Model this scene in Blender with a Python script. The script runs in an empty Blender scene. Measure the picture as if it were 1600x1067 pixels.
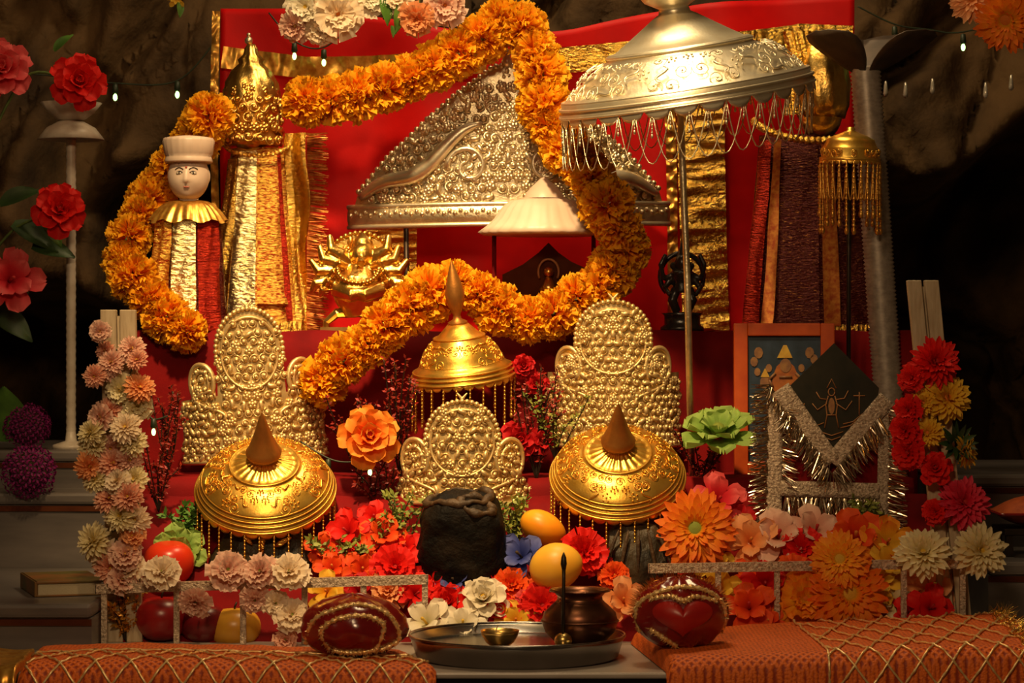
import bpy, bmesh, math, random
from mathutils import Vector, Matrix, Euler, noise
PI = math.pi
rng = random.Random(11)
scene = bpy.context.scene
C = scene.collection

# ------------------------------------------------------------------ camera, world, lights
CZ = 1.0                                     # camera height; photo plane scale is 1 mm per pixel at 4 m
cam_d = bpy.data.cameras.new('camera'); cam = bpy.data.objects.new('camera', cam_d); C.objects.link(cam)
cam.location = (0, -4.0, CZ); cam.rotation_euler = (PI / 2, 0, 0)
cam_d.sensor_width = 36; cam_d.lens = 90; cam_d.clip_end = 50
cam_d.dof.use_dof = True; cam_d.dof.focus_distance = 4.32; cam_d.dof.aperture_fstop = 9.0
scene.camera = cam
w = bpy.data.worlds.new('world'); scene.world = w; w.use_nodes = True
w.node_tree.nodes['Background'].inputs[0].default_value = (1.0, 0.52, 0.2, 1)
w.node_tree.nodes['Background'].inputs[1].default_value = 0.035

def lamp(name, kind, loc, target, energy, color, size=0.1, spot=None, blend=0.6):
    d = bpy.data.lights.new(name, kind); o = bpy.data.objects.new(name, d); C.objects.link(o)
    o.location = loc; d.energy = energy; d.color = color
    o.rotation_euler = (Vector(target) - Vector(loc)).to_track_quat('-Z', 'Y').to_euler()
    if kind == 'SPOT':
        d.shadow_soft_size = size; d.spot_size = spot; d.spot_blend = blend
    elif kind == 'AREA':
        d.shape = 'RECTANGLE'; d.size = size; d.size_y = size * 0.5
    else:
        d.shadow_soft_size = size
    return o
lamp('spot_main', 'SPOT', (-0.35, -1.15, 3.1), (-0.16, 0.45, 1.03), 560, (1.0, 0.66, 0.30), 0.09, math.radians(33), 0.95)
lamp('lamp_overhead', 'AREA', (0.15, 0.42, 2.55), (0.1, 0.40, 1.0), 14, (1.0, 0.72, 0.38), 0.7)
lamp('fill_front', 'AREA', (-0.25, -2.4, 2.1), (0, 0.4, 0.85), 17, (1.0, 0.66, 0.34), 0.5)  # added area light: gives the metals something to reflect, fills from the front
lamp('fill_rock', 'SPOT', (-1.3, -0.4, 2.6), (-0.9, 1.4, 1.4), 12, (1.0, 0.62, 0.30), 0.05, math.radians(40), 0.9)  # added spot, only there to brighten the upper left rock
vs = scene.view_settings
vs.view_transform = 'Standard'; vs.look = 'None'; vs.exposure = 0.0; vs.gamma = 1.0; vs.use_curve_mapping = False

# ------------------------------------------------------------------ helpers
def S(d): return (4.0 + d) / 4000.0          # metres per photo pixel at depth d
def P(px, py, d): return Vector(((px - 800) * S(d), d, CZ - (py - 533.5) * S(d)))
def Z(py, d): return CZ - (py - 533.5) * S(d)
def heap_z(d): return 0.525 + max(0.0, d - 0.12) * 0.95
def HD(py):                                   # depth on the sloping flower bed seen at picture height py
    lo, hi = 0.05, 0.40
    for _ in range(30):
        m = (lo + hi) / 2
        if Z(py, m) > heap_z(m) + 0.01: lo = m
        else: hi = m
    return lo

class MB:
    def __init__(s): s.v = []; s.f = []; s.t = []
    def grid(s, fn, nu, nv, cu=False, cv=False, tf=None):
        b = len(s.v); mu = nu if cu else nu + 1; mv = nv if cv else nv + 1
        for i in range(mu):
            for j in range(mv):
                s.v.append(tuple(fn(i / nu, j / nv))); s.t.append(tf(i / nu, j / nv) if tf else j / nv)
        for i in range(nu):
            for j in range(nv):
                i2 = (i + 1) % mu; j2 = (j + 1) % mv
                s.f.append((b + i * mv + j, b + i2 * mv + j, b + i2 * mv + j2, b + i * mv + j2))
        return s
    def lathe(s, prof, n=32, c=(0, 0, 0), flute=None, sq=1.0):
        def fn(u, v):
            k = v * (len(prof) - 1); i = int(round(k)); r, z = prof[i]; a = u * 2 * PI
            if flute: r, z = flute(i, a, r, z)
            return (c[0] + r * math.cos(a), c[1] + r * math.sin(a) * sq, c[2] + z)
        return s.grid(fn, n, len(prof) - 1, cu=True)
    def tube(s, pts, r, n=6, t=0.5, closed=False):
        pts = [Vector(p) for p in pts]; m = len(pts)
        rad = r if isinstance(r, (list, tuple)) else [r] * m
        b = len(s.v); up = None
        for i, p in enumerate(pts):
            if closed: tg = pts[(i + 1) % m] - pts[i - 1]
            else: tg = pts[min(i + 1, m - 1)] - pts[max(i - 1, 0)]
            if tg.length < 1e-9: tg = Vector((0, 0, 1))
            tg.normalize()
            if up is None:
                up = Vector((0, 0, 1)) if abs(tg.z) < 0.9 else Vector((1, 0, 0))
            a = tg.cross(up)
            if a.length < 1e-6: a = tg.orthogonal()
            a.normalize(); bb = a.cross(tg).normalized(); up = bb
            for k in range(n):
                q = 2 * PI * k / n
                s.v.append(tuple(p + a * (rad[i] * math.cos(q)) + bb * (rad[i] * math.sin(q)))); s.t.append(i / max(1, m - 1))
        for i in range(m if closed else m - 1):
            i2 = (i + 1) % m
            for k in range(n):
                k2 = (k + 1) % n
                s.f.append((b + i * n + k, b + i * n + k2, b + i2 * n + k2, b + i2 * n + k))
        if not closed:
            s.f.append(tuple(b + k for k in range(n))); s.f.append(tuple(b + (m - 1) * n + k for k in reversed(range(n))))
        return s
    def ball(s, c, r, nu=10, nv=7, sc=(1, 1, 1), fn=None):
        def g(u, v):
            a = u * 2 * PI; b = (v - 0.5) * PI
            d = Vector((math.cos(a) * math.cos(b), math.sin(a) * math.cos(b), math.sin(b)))
            k = fn(d) if fn else 1.0
            return (c[0] + d.x * r * sc[0] * k, c[1] + d.y * r * sc[1] * k, c[2] + d.z * r * sc[2] * k)
        return s.grid(g, nu, nv, cu=True)
    def box(s, lo, hi):
        b = len(s.v)
        for x in (lo[0], hi[0]):
            for y in (lo[1], hi[1]):
                for z in (lo[2], hi[2]):
                    s.v.append((x, y, z)); s.t.append(0.5)
        for q in ((0, 1, 3, 2), (4, 6, 7, 5), (0, 4, 5, 1), (2, 3, 7, 6), (0, 2, 6, 4), (1, 5, 7, 3)):
            s.f.append(tuple(b + k for k in q))
        return s
    def add(s, o, M=None):
        b = len(s.v)
        s.v += [tuple(M @ Vector(p)) for p in o.v] if M else o.v
        s.t += o.t; s.f += [tuple(b + k for k in f) for f in o.f]
        return s
    def mesh(s, name, m, smooth=True):
        me = bpy.data.meshes.new(name)
        me.from_pydata(s.v, [], s.f)
        at = me.attributes.new('t', 'FLOAT', 'POINT'); at.data.foreach_set('value', s.t)
        bm = bmesh.new(); bm.from_mesh(me)
        bmesh.ops.recalc_face_normals(bm, faces=bm.faces); bm.to_mesh(me); bm.free()
        me.polygons.foreach_set('use_smooth', [smooth] * len(me.polygons))
        if m: me.materials.append(m)
        return me
    def build(s, name, m, parent=None, loc=None, smooth=True, bevel=0, solid=0):
        o = bpy.data.objects.new(name, s.mesh(name, m, smooth)); C.objects.link(o)
        if parent: o.parent = parent
        if loc is not None: o.location = loc
        if solid:
            md = o.modifiers.new('thickness', 'SOLIDIFY'); md.thickness = solid; md.offset = 0
        if bevel:
            md = o.modifiers.new('bevel', 'BEVEL'); md.width = bevel; md.segments = 2; md.limit_method = 'ANGLE'
        return o

def tag(o, label, cat, group=None, kind=None):
    o['label'] = label; o['category'] = cat
    if group: o['group'] = group
    if kind: o['kind'] = kind
    return o
def thing(name, label, cat, loc=(0, 0, 0), rot=(0, 0, 0), group=None):
    o = bpy.data.objects.new(name, None); C.objects.link(o); o.empty_display_size = 0.02
    o.location = loc; o.rotation_euler = rot
    return tag(o, label, cat, group)
def tmat(o): return Matrix.Translation(o.location) @ o.rotation_euler.to_matrix().to_4x4()
def inst(name, me, parent, M):
    o = bpy.data.objects.new(name, me); C.objects.link(o); o.parent = parent; o.matrix_local = M
    return o
def face(dirv): return Vector(dirv).normalized().to_track_quat('Z', 'Y')

# ------------------------------------------------------------------ materials
def new_mat(name):
    m = bpy.data.materials.new(name); m.use_nodes = True
    nt = m.node_tree; b = nt.nodes['Principled BSDF']
    return m, nt, b
def rgb(c): return (c[0], c[1], c[2], 1)
def ramp(nt, fac, cols):
    r = nt.nodes.new('ShaderNodeValToRGB'); e = r.color_ramp.elements
    while len(e) < len(cols): e.new(0.5)
    for k, (p, c) in enumerate(cols): e[k].position = p; e[k].color = rgb(c)
    nt.links.new(fac, r.inputs[0]); return r.outputs[0]
def tex_noise(nt, scale, detail=4, stretch=None, rough=0.55):
    tc = nt.nodes.new('ShaderNodeTexCoord'); n = nt.nodes.new('ShaderNodeTexNoise')
    n.inputs['Scale'].default_value = scale; n.inputs['Detail'].default_value = detail; n.inputs['Roughness'].default_value = rough
    src = tc.outputs['Object']
    if stretch:
        mp = nt.nodes.new('ShaderNodeMapping'); mp.inputs['Scale'].default_value = stretch
        nt.links.new(src, mp.inputs[0]); src = mp.outputs[0]
    nt.links.new(src, n.inputs[0]); return n.outputs['Fac']
def bump(nt, b, h, strength, dist):
    bn = nt.nodes.new('ShaderNodeBump'); bn.inputs['Strength'].default_value = strength; bn.inputs['Distance'].default_value = dist
    nt.links.new(h, bn.inputs['Height']); nt.links.new(bn.outputs[0], b.inputs['Normal'])
def surf(name, c1, c2=None, scale=40, rough=0.5, metal=0.0, bs=0.0, bd=0.002, bscale=None, stretch=None, detail=4, spec=0.5, sheen=0, coat=0, lo=0.35, hi=0.65):
    m, nt, b = new_mat(name)
    b.inputs['Roughness'].default_value = rough; b.inputs['Metallic'].default_value = metal
    b.inputs['Specular IOR Level'].default_value = spec
    if sheen: b.inputs['Sheen Weight'].default_value = sheen; b.inputs['Sheen Tint'].default_value = rgb(c1)
    if coat: b.inputs['Coat Weight'].default_value = coat; b.inputs['Coat Roughness'].default_value = 0.12
    n = tex_noise(nt, scale, detail, stretch)
    nt.links.new(ramp(nt, n, [(lo, c1), (hi, c2 or tuple(x * 0.75 for x in c1))]), b.inputs['Base Color'])
    if bs:
        bump(nt, b, tex_noise(nt, bscale or scale, detail, stretch) if (bscale and bscale != scale) else n, bs, bd)
    return m
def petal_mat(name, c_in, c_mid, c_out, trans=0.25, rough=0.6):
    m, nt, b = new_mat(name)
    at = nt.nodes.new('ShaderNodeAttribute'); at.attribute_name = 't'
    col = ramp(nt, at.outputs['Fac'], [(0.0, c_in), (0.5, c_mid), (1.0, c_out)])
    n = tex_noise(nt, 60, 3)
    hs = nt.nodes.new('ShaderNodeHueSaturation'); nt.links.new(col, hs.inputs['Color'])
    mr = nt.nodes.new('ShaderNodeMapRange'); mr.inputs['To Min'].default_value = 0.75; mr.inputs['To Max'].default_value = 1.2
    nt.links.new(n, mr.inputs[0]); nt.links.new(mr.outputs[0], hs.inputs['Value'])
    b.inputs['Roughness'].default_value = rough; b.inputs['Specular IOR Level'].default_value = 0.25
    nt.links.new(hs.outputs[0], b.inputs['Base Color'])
    tr = nt.nodes.new('ShaderNodeBsdfTranslucent'); nt.links.new(hs.outputs[0], tr.inputs[0])
    mx = nt.nodes.new('ShaderNodeMixShader'); mx.inputs[0].default_value = trans
    nt.links.new(b.outputs[0], mx.inputs[1]); nt.links.new(tr.outputs[0], mx.inputs[2])
    nt.links.new(mx.outputs[0], nt.nodes['Material Output'].inputs[0])
    return m
M = {}
M['silver'] = surf('embossed_silver', (0.88, 0.78, 0.56), (0.72, 0.60, 0.38), 60, 0.33, .92, 0.4, 0.002, 260)
M['silver_fine'] = surf('polished_silver', (0.90, 0.84, 0.66), (0.82, 0.72, 0.52), 30, 0.36, .88, 0.25, 0.001, 220)
M['crown'] = surf('pale_gilt_metal', (0.80, 0.62, 0.30), (0.66, 0.47, 0.20), 50, 0.42, .70, 0.3, 0.0015, 300)
M['gold'] = surf('gold_plate', (0.95, 0.60, 0.12), (0.80, 0.44, 0.06), 40, 0.33, .9, 0.25, 0.001, 240)
M['gold_dark'] = surf('worn_copper_gold', (0.55, 0.24, 0.05), (0.42, 0.18, 0.04), 40, 0.5, 0.8, 0.3, 0.001, 200)
M['gilt'] = surf('gilt_statue_metal', (0.88, 0.60, 0.18), (0.70, 0.40, 0.08), 50, 0.3, 1.0, 0.4, 0.002, 180)
M['foil'] = surf('crinkled_gold_foil', (0.95, 0.66, 0.16), (0.80, 0.45, 0.06), 60, 0.2, 1.0, 1.0, 0.006, 90, (1, 1, 2.2), 5)
M['foil_pale'] = surf('pale_gold_foil', (0.95, 0.86, 0.52), (0.85, 0.70, 0.30), 50, 0.24, 1.0, 1.0, 0.006, 70, (1, 1, 2.0), 5)
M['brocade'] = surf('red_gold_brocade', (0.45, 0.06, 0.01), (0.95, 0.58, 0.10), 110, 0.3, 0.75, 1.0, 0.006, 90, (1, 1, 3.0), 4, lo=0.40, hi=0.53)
M['brocade_dark'] = surf('maroon_gold_brocade', (0.085, 0.006, 0.004), (0.50, 0.20, 0.04), 120, 0.25, 0.6, 1.0, 0.006, 70, (1, 1, 5), 4, lo=0.58, hi=0.72)  # maroon darkened further: umbrella's shade on the right idol is in this colour
M['red_foil'] = surf('crinkled_red_foil', (0.50, 0.035, 0.01), (0.30, 0.012, 0.006), 60, 0.25, 0.8, 1.0, 0.006, 80, (1, 1, 4), 4)
M['fringe'] = surf('gold_fringe_thread', (0.85, 0.50, 0.10), (0.60, 0.26, 0.04), 120, 0.35, 0.8)
M['fringe_red'] = surf('copper_fringe_thread', (0.70, 0.28, 0.05), (0.45, 0.08, 0.02), 120, 0.4, 0.6)
M['tinsel'] = surf('silver_tinsel', (0.80, 0.70, 0.54), (0.60, 0.48, 0.34), 150, 0.22, 1.0)
M['tape'] = surf('silver_brocade_tape', (0.72, 0.58, 0.44), (0.30, 0.22, 0.15), 260, 0.35, 0.3, 1.0, 0.004, 260)
M['red_cloth'] = surf('red_satin_cloth', (0.70, 0.004, 0.004), (0.52, 0.002, 0.004), 8, 0.55, 0, 0.1, 0.002, 300, None, 3, 0.2)
M['maroon_cloth'] = surf('maroon_cloth', (0.22, 0.004, 0.005), (0.13, 0.002, 0.004), 10, 0.8, 0, 0.2, 0.002, 300, None, 3, 0.15)
M['rock'] = surf('cave_rock', (0.17, 0.098, 0.042), (0.05, 0.030, 0.016), 3.5, 0.85, 0, 0.8, 0.03, 9, None, 8, 0.25, lo=0.38, hi=0.62)
M['marble'] = surf('grey_marble', (0.19, 0.165, 0.155), (0.08, 0.072, 0.072), 3, 0.3, 0, 0, 0, None, (1, 1, 5), 6, 0.5, lo=0.35, hi=0.7)
M['marble_white'] = surf('white_marble', (0.72, 0.57, 0.47), (0.64, 0.49, 0.39), 10, 0.4, 0, 0, 0, None, None, 5, 0.5)
M['marble_light'] = surf('pale_marble', (0.42, 0.36, 0.31), (0.32, 0.27, 0.23), 8, 0.35, 0, 0, 0, None, None, 5, 0.5)
M['slate'] = surf('dark_green_marble', (0.035, 0.042, 0.04), (0.015, 0.018, 0.018), 6, 0.3, 0, 0, 0, None, None, 6, 0.5)
M['white_paint'] = surf('whitewashed_metal', (0.62, 0.55, 0.46), (0.48, 0.40, 0.32), 40, 0.4, 0, 0.3, 0.001, 120)
M['board'] = surf('cream_painted_wood', (0.52, 0.42, 0.28), (0.38, 0.28, 0.17), 30, 0.6, 0, 0.4, 0.002, 40, (4, 4, 0.6))
M['stone'] = surf('black_holy_stone', (0.006, 0.005, 0.0045), (0.018, 0.012, 0.008), 22, 0.6, 0, 1.0, 0.006, 60, None, 7, 0.12, lo=0.45, hi=0.7)
M['stone_rim'] = surf('brown_stone_ridge', (0.09, 0.05, 0.022), (0.03, 0.018, 0.01), 30, 0.55, 0, 0.8, 0.004, 80, None, 6, 0.4)
M['stone_grey'] = surf('grey_green_stone', (0.075, 0.052, 0.026), (0.012, 0.010, 0.007), 26, 0.45, 0, 1.0, 0.008, 40, (1, 1, 0.5), 6, 0.3)
M['black_idol'] = surf('black_polished_stone', (0.012, 0.012, 0.012), (0.03, 0.022, 0.018), 30, 0.25, 0, 0.3, 0.002, 80)
M['copper'] = surf('dark_copper', (0.20, 0.085, 0.045), (0.13, 0.05, 0.03), 18, 0.34, 0.9, 0.15, 0.001, 100)
M['steel'] = surf('stainless_steel', (0.34, 0.32, 0.31), (0.26, 0.25, 0.24), 10, 0.24, 1.0, 0.05, 0.001, 60)
M['brass'] = surf('brass', (0.75, 0.52, 0.18), (0.55, 0.36, 0.10), 30, 0.3, 1.0)
M['iron'] = surf('dark_iron', (0.06, 0.045, 0.035), (0.04, 0.03, 0.022), 50, 0.45, 0.8)
M['ribbed'] = surf('grey_ribbed_metal', (0.46, 0.39, 0.33), (0.32, 0.27, 0.23), 90, 0.45, 0.4)
M['leaf'] = surf('green_leaf', (0.10, 0.24, 0.03), (0.05, 0.13, 0.018), 30, 0.5, 0, 0.2, 0.001, 80)
M['leaf_dark'] = surf('dark_green_leaf', (0.030, 0.075, 0.014), (0.016, 0.038, 0.010), 30, 0.5)
M['moss'] = surf('yellow_green_sprig', (0.30, 0.32, 0.05), (0.12, 0.16, 0.025), 60, 0.6)
M['stem'] = surf('green_stem', (0.10, 0.16, 0.03), (0.06, 0.10, 0.02), 50, 0.6)
M['berry'] = surf('dark_red_foil_leaf', (0.35, 0.02, 0.012), (0.14, 0.018, 0.012), 80, 0.3, 0.3)
M['mango'] = surf('ripe_mango_skin', (0.86, 0.50, 0.05), (0.80, 0.38, 0.03), 9, 0.4, 0, 0.05, 0.001, 120, None, 4, 0.4)
M['mango2'] = surf('orange_mango_skin', (0.88, 0.42, 0.02), (0.82, 0.28, 0.01), 9, 0.38, 0, 0.05, 0.001, 120, None, 4, 0.4)
M['tomato'] = surf('tomato_skin', (0.75, 0.05, 0.012), (0.65, 0.03, 0.01), 9, 0.28, 0, 0, 0, None, None, 3, 0.5)
M['apple'] = surf('red_apple_skin', (0.45, 0.015, 0.012), (0.28, 0.01, 0.012), 14, 0.3, 0, 0, 0, None, (1, 1, .3), 4, 0.5)
M['apple_dark'] = surf('dark_apple_skin', (0.22, 0.008, 0.012), (0.14, 0.006, 0.01), 14, 0.32, 0, 0, 0, None, (1, 1, .3), 4, 0.5)
M['apple_yellow'] = surf('yellow_apple_skin', (0.72, 0.42, 0.04), (0.62, 0.30, 0.03), 12, 0.32, 0, 0, 0, None, (1, 1, .4), 4, 0.5)
M['silk'] = surf('dark_red_silk', (0.30, 0.008, 0.006), (0.17, 0.004, 0.006), 9, 0.22, 0, 0.3, 0.004, 30, None, 4, 0.6, coat=0.5)
M['silk_lit'] = surf('lit_red_silk', (0.55, 0.02, 0.01), (0.36, 0.01, 0.008), 9, 0.35, 0, 0.2, 0.004, 30, None, 4, 0.5)  # lit version of the red silk, for the highlight on the fold
M['tinsel_gold'] = surf('gold_tinsel_trim', (0.98, 0.78, 0.40), (0.80, 0.46, 0.14), 200, 0.35, .5)
M['orange_cloth'] = surf('orange_cushion_cloth', (0.50, 0.10, 0.02), (0.36, 0.06, 0.012), 60, 0.6, 0, 0.4, 0.002, 200)
M['page'] = surf('cream_paper', (0.58, 0.50, 0.34), (0.46, 0.38, 0.24), 200, 0.8, 0, 0, 0, None, (1, 1, 20))
M['book'] = surf('brown_book_cover', (0.26, 0.10, 0.025), (0.10, 0.09, 0.02), 14, 0.5)
M['frame_orange'] = surf('orange_lacquer_frame', (0.55, 0.09, 0.012), (0.45, 0.06, 0.01), 30, 0.4)
M['pic_blue'] = surf('blue_print', (0.03, 0.055, 0.10), (0.015, 0.03, 0.05), 30, 0.4)
M['pic_yellow'] = surf('yellow_print', (0.70, 0.46, 0.06), (0.55, 0.30, 0.04), 60, 0.5)
M['pic_tan'] = surf('tan_print', (0.36, 0.18, 0.06), (0.22, 0.10, 0.05), 90, 0.5)
M['pic_orange'] = surf('orange_print', (0.45, 0.14, 0.02), (0.30, 0.08, 0.02), 90, 0.5)
M['pic_black'] = surf('black_print', (0.012, 0.014, 0.010), (0.03, 0.026, 0.016), 20, 0.35)
M['pic_line'] = surf('copper_line_print', (0.40, 0.18, 0.06), (0.28, 0.12, 0.04), 80, 0.5)
M['brown_panel'] = surf('dark_brown_panel', (0.10, 0.028, 0.010), (0.075, 0.02, 0.008), 30, 0.9, spec=.1)
M['dark_paint'] = surf('dark_brown_petal_metal', (0.085, 0.055, 0.038), (0.05, 0.034, 0.025), 30, 0.5, 0.3)
M['black_paint'] = surf('painted_black_line', (0.03, 0.015, 0.012), (0.02, 0.01, 0.01), 40, 0.4)
M['lip'] = surf('painted_lip', (0.45, 0.10, 0.07), (0.38, 0.08, 0.06), 40, 0.4)
M['wire'] = surf('green_wire', (0.02, 0.035, 0.015), (0.012, 0.02, 0.01), 40, 0.5)
m, nt, b = new_mat('lit_bulb'); b.inputs['Base Color'].default_value = (.8, 1, .6, 1)
b.inputs['Emission Color'].default_value = (0.5, 1.0, 0.3, 1); b.inputs['Emission Strength'].default_value = 4.5
lp = tex_noise(nt, 5); M['bulb'] = m
M['glass_drop'] = surf('clear_plastic_drop', (0.55, 0.50, 0.42), (0.45, 0.40, 0.32), 50, 0.15, 0.3)
# woven orange altar mat with small diamonds
m, nt, b = new_mat('orange_woven_mat')
tc = nt.nodes.new('ShaderNodeTexCoord'); hs = []
for rz in (0.9, -0.9):
    mp = nt.nodes.new('ShaderNodeMapping'); mp.inputs['Rotation'].default_value = (0, 0, rz)
    wv = nt.nodes.new('ShaderNodeTexWave'); wv.inputs['Scale'].default_value = 40; wv.inputs['Distortion'].default_value = 1.2; wv.inputs['Detail Scale'].default_value = 6
    nt.links.new(tc.outputs['Object'], mp.inputs[0]); nt.links.new(mp.outputs[0], wv.inputs[0]); hs.append(wv.outputs['Fac'])
mm = nt.nodes.new('ShaderNodeMath'); mm.operation = 'MAXIMUM'; nt.links.new(hs[0], mm.inputs[0]); nt.links.new(hs[1], mm.inputs[1])
ad = nt.nodes.new('ShaderNodeMath'); ad.operation = 'MULTIPLY'; nt.links.new(mm.outputs[0], ad.inputs[0]); nt.links.new(tex_noise(nt, 260, 2), ad.inputs[1])
nt.links.new(ramp(nt, ad.outputs[0], [(0.12, (0.34, 0.035, 0.006)), (0.42, (0.86, 0.17, 0.014))]), b.inputs['Base Color'])
b.inputs['Roughness'].default_value = 0.6; bump(nt, b, ad.outputs[0], 0.8, 0.003); M['mat'] = m
# petals
PM = {
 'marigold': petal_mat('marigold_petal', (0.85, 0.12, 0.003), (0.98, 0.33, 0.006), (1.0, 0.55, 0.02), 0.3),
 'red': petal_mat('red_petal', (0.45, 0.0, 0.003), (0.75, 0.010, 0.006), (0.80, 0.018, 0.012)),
 'deepred': petal_mat('deep_red_petal', (0.22, 0.0, 0.004), (0.45, 0.004, 0.008), (0.55, 0.01, 0.015)),
 'rosepink': petal_mat('rose_pink_petal', (0.50, 0.008, 0.02), (0.70, 0.03, 0.045), (0.80, 0.14, 0.14)),
 'magenta': petal_mat('magenta_petal', (0.60, 0.01, 0.03), (0.72, 0.02, 0.06), (0.80, 0.06, 0.12)),
 'orange': petal_mat('orange_petal', (0.62, 0.50, 0.03), (0.92, 0.32, 0.015), (0.88, 0.15, 0.012)),
 'amber': petal_mat('amber_petal', (0.75, 0.50, 0.03), (0.95, 0.46, 0.02), (0.92, 0.24, 0.012)),
 'sunrise': petal_mat('sunrise_rose_petal', (0.80, 0.04, 0.008), (0.92, 0.17, 0.015), (0.95, 0.40, 0.05)),
 'peach': petal_mat('peach_petal', (0.80, 0.20, 0.04), (0.85, 0.32, 0.10), (0.85, 0.42, 0.20)),
 'orangered': petal_mat('orange_red_petal', (0.60, 0.03, 0.004), (0.80, 0.06, 0.008), (0.88, 0.12, 0.012)),
 'yellow': petal_mat('yellow_petal', (0.80, 0.30, 0.01), (0.85, 0.48, 0.03), (0.88, 0.58, 0.06)),
 'white': petal_mat('white_petal', (0.62, 0.58, 0.30), (0.84, 0.76, 0.58), (0.88, 0.82, 0.66)),
 'cream': petal_mat('cream_petal', (0.75, 0.58, 0.16), (0.82, 0.70, 0.36), (0.86, 0.78, 0.52)),
 'pink': petal_mat('pale_pink_petal', (0.60, 0.34, 0.20), (0.78, 0.40, 0.30), (0.84, 0.58, 0.46)),
 'salmon': petal_mat('salmon_petal', (0.70, 0.24, 0.12), (0.78, 0.32, 0.20), (0.84, 0.50, 0.36)),
 'blush': petal_mat('blush_cream_petal', (0.85, 0.50, 0.22), (0.88, 0.72, 0.50), (0.90, 0.76, 0.58)),
 'blue': petal_mat('blue_petal', (0.02, 0.03, 0.20), (0.05, 0.07, 0.30), (0.12, 0.14, 0.40)),
 'purple': petal_mat('purple_petal', (0.10, 0.006, 0.09), (0.22, 0.012, 0.14), (0.34, 0.02, 0.16)),
 'green': petal_mat('pale_green_petal', (0.30, 0.30, 0.08), (0.24, 0.42, 0.08), (0.42, 0.60, 0.16)),
}
CM = {'yellow': surf('yellow_centre', (0.75, 0.48, 0.05), (0.5, 0.3, 0.03), 200, 0.8), 'green': surf('green_centre', (0.26, 0.34, 0.04), (0.16, 0.20, 0.03), 200, 0.8),
      'dark': surf('dark_centre', (0.06, 0.03, 0.01), (0.03, 0.02, 0.01), 200, 0.8), 'orange': surf('orange_centre', (0.7, 0.2, 0.02), (0.5, 0.12, 0.01), 200, 0.8),
      'red': surf('red_centre', (0.5, 0.01, 0.01), (0.3, 0.01, 0.01), 200, 0.8)}

# ------------------------------------------------------------------ flowers
def wshape(kind, s):
    if kind == 'broad': return max(0.12, s ** 0.55) * math.sqrt(max(0.02, 1 - s ** 5 * 0.97))
    if kind == 'strap': return min(1, 0.35 + s * 2.2) * math.sqrt(max(0.03, 1 - s ** 7 * 0.97))
    if kind == 'fan': return 0.15 + 0.95 * s
    return max(0.06, math.sin(PI * (0.08 + 0.90 * s) ** 0.85))
def petal(mb, az, r0, z0, L, W, elev, curl, cup, ruf, kind='broad', ns=5, nt=4, R=rng):
    a = elev; x = r0; z = z0; path = []
    for i in range(ns + 1):
        path.append((x, z, a)); x += math.cos(a) * L / ns; z += math.sin(a) * L / ns; a -= curl / ns
    ca, sa = math.cos(az), math.sin(az); ph = R.random() * 6; fr = R.uniform(1.5, 2.6)
    def fn(u, v):
        i = int(round(v * ns)); x, z, a = path[i]; t = u * 2 - 1
        hw = W * 0.5 * wshape(kind, v); y = t * hw
        h = cup * t * t * hw + ruf * L * v * v * math.sin(fr * PI * t + ph)
        X = x - math.sin(a) * h; ZZ = z + math.cos(a) * h
        return (X * ca - y * sa, X * sa + y * ca, ZZ)
    mb.grid(fn, nt, ns)
FC = {}
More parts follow.
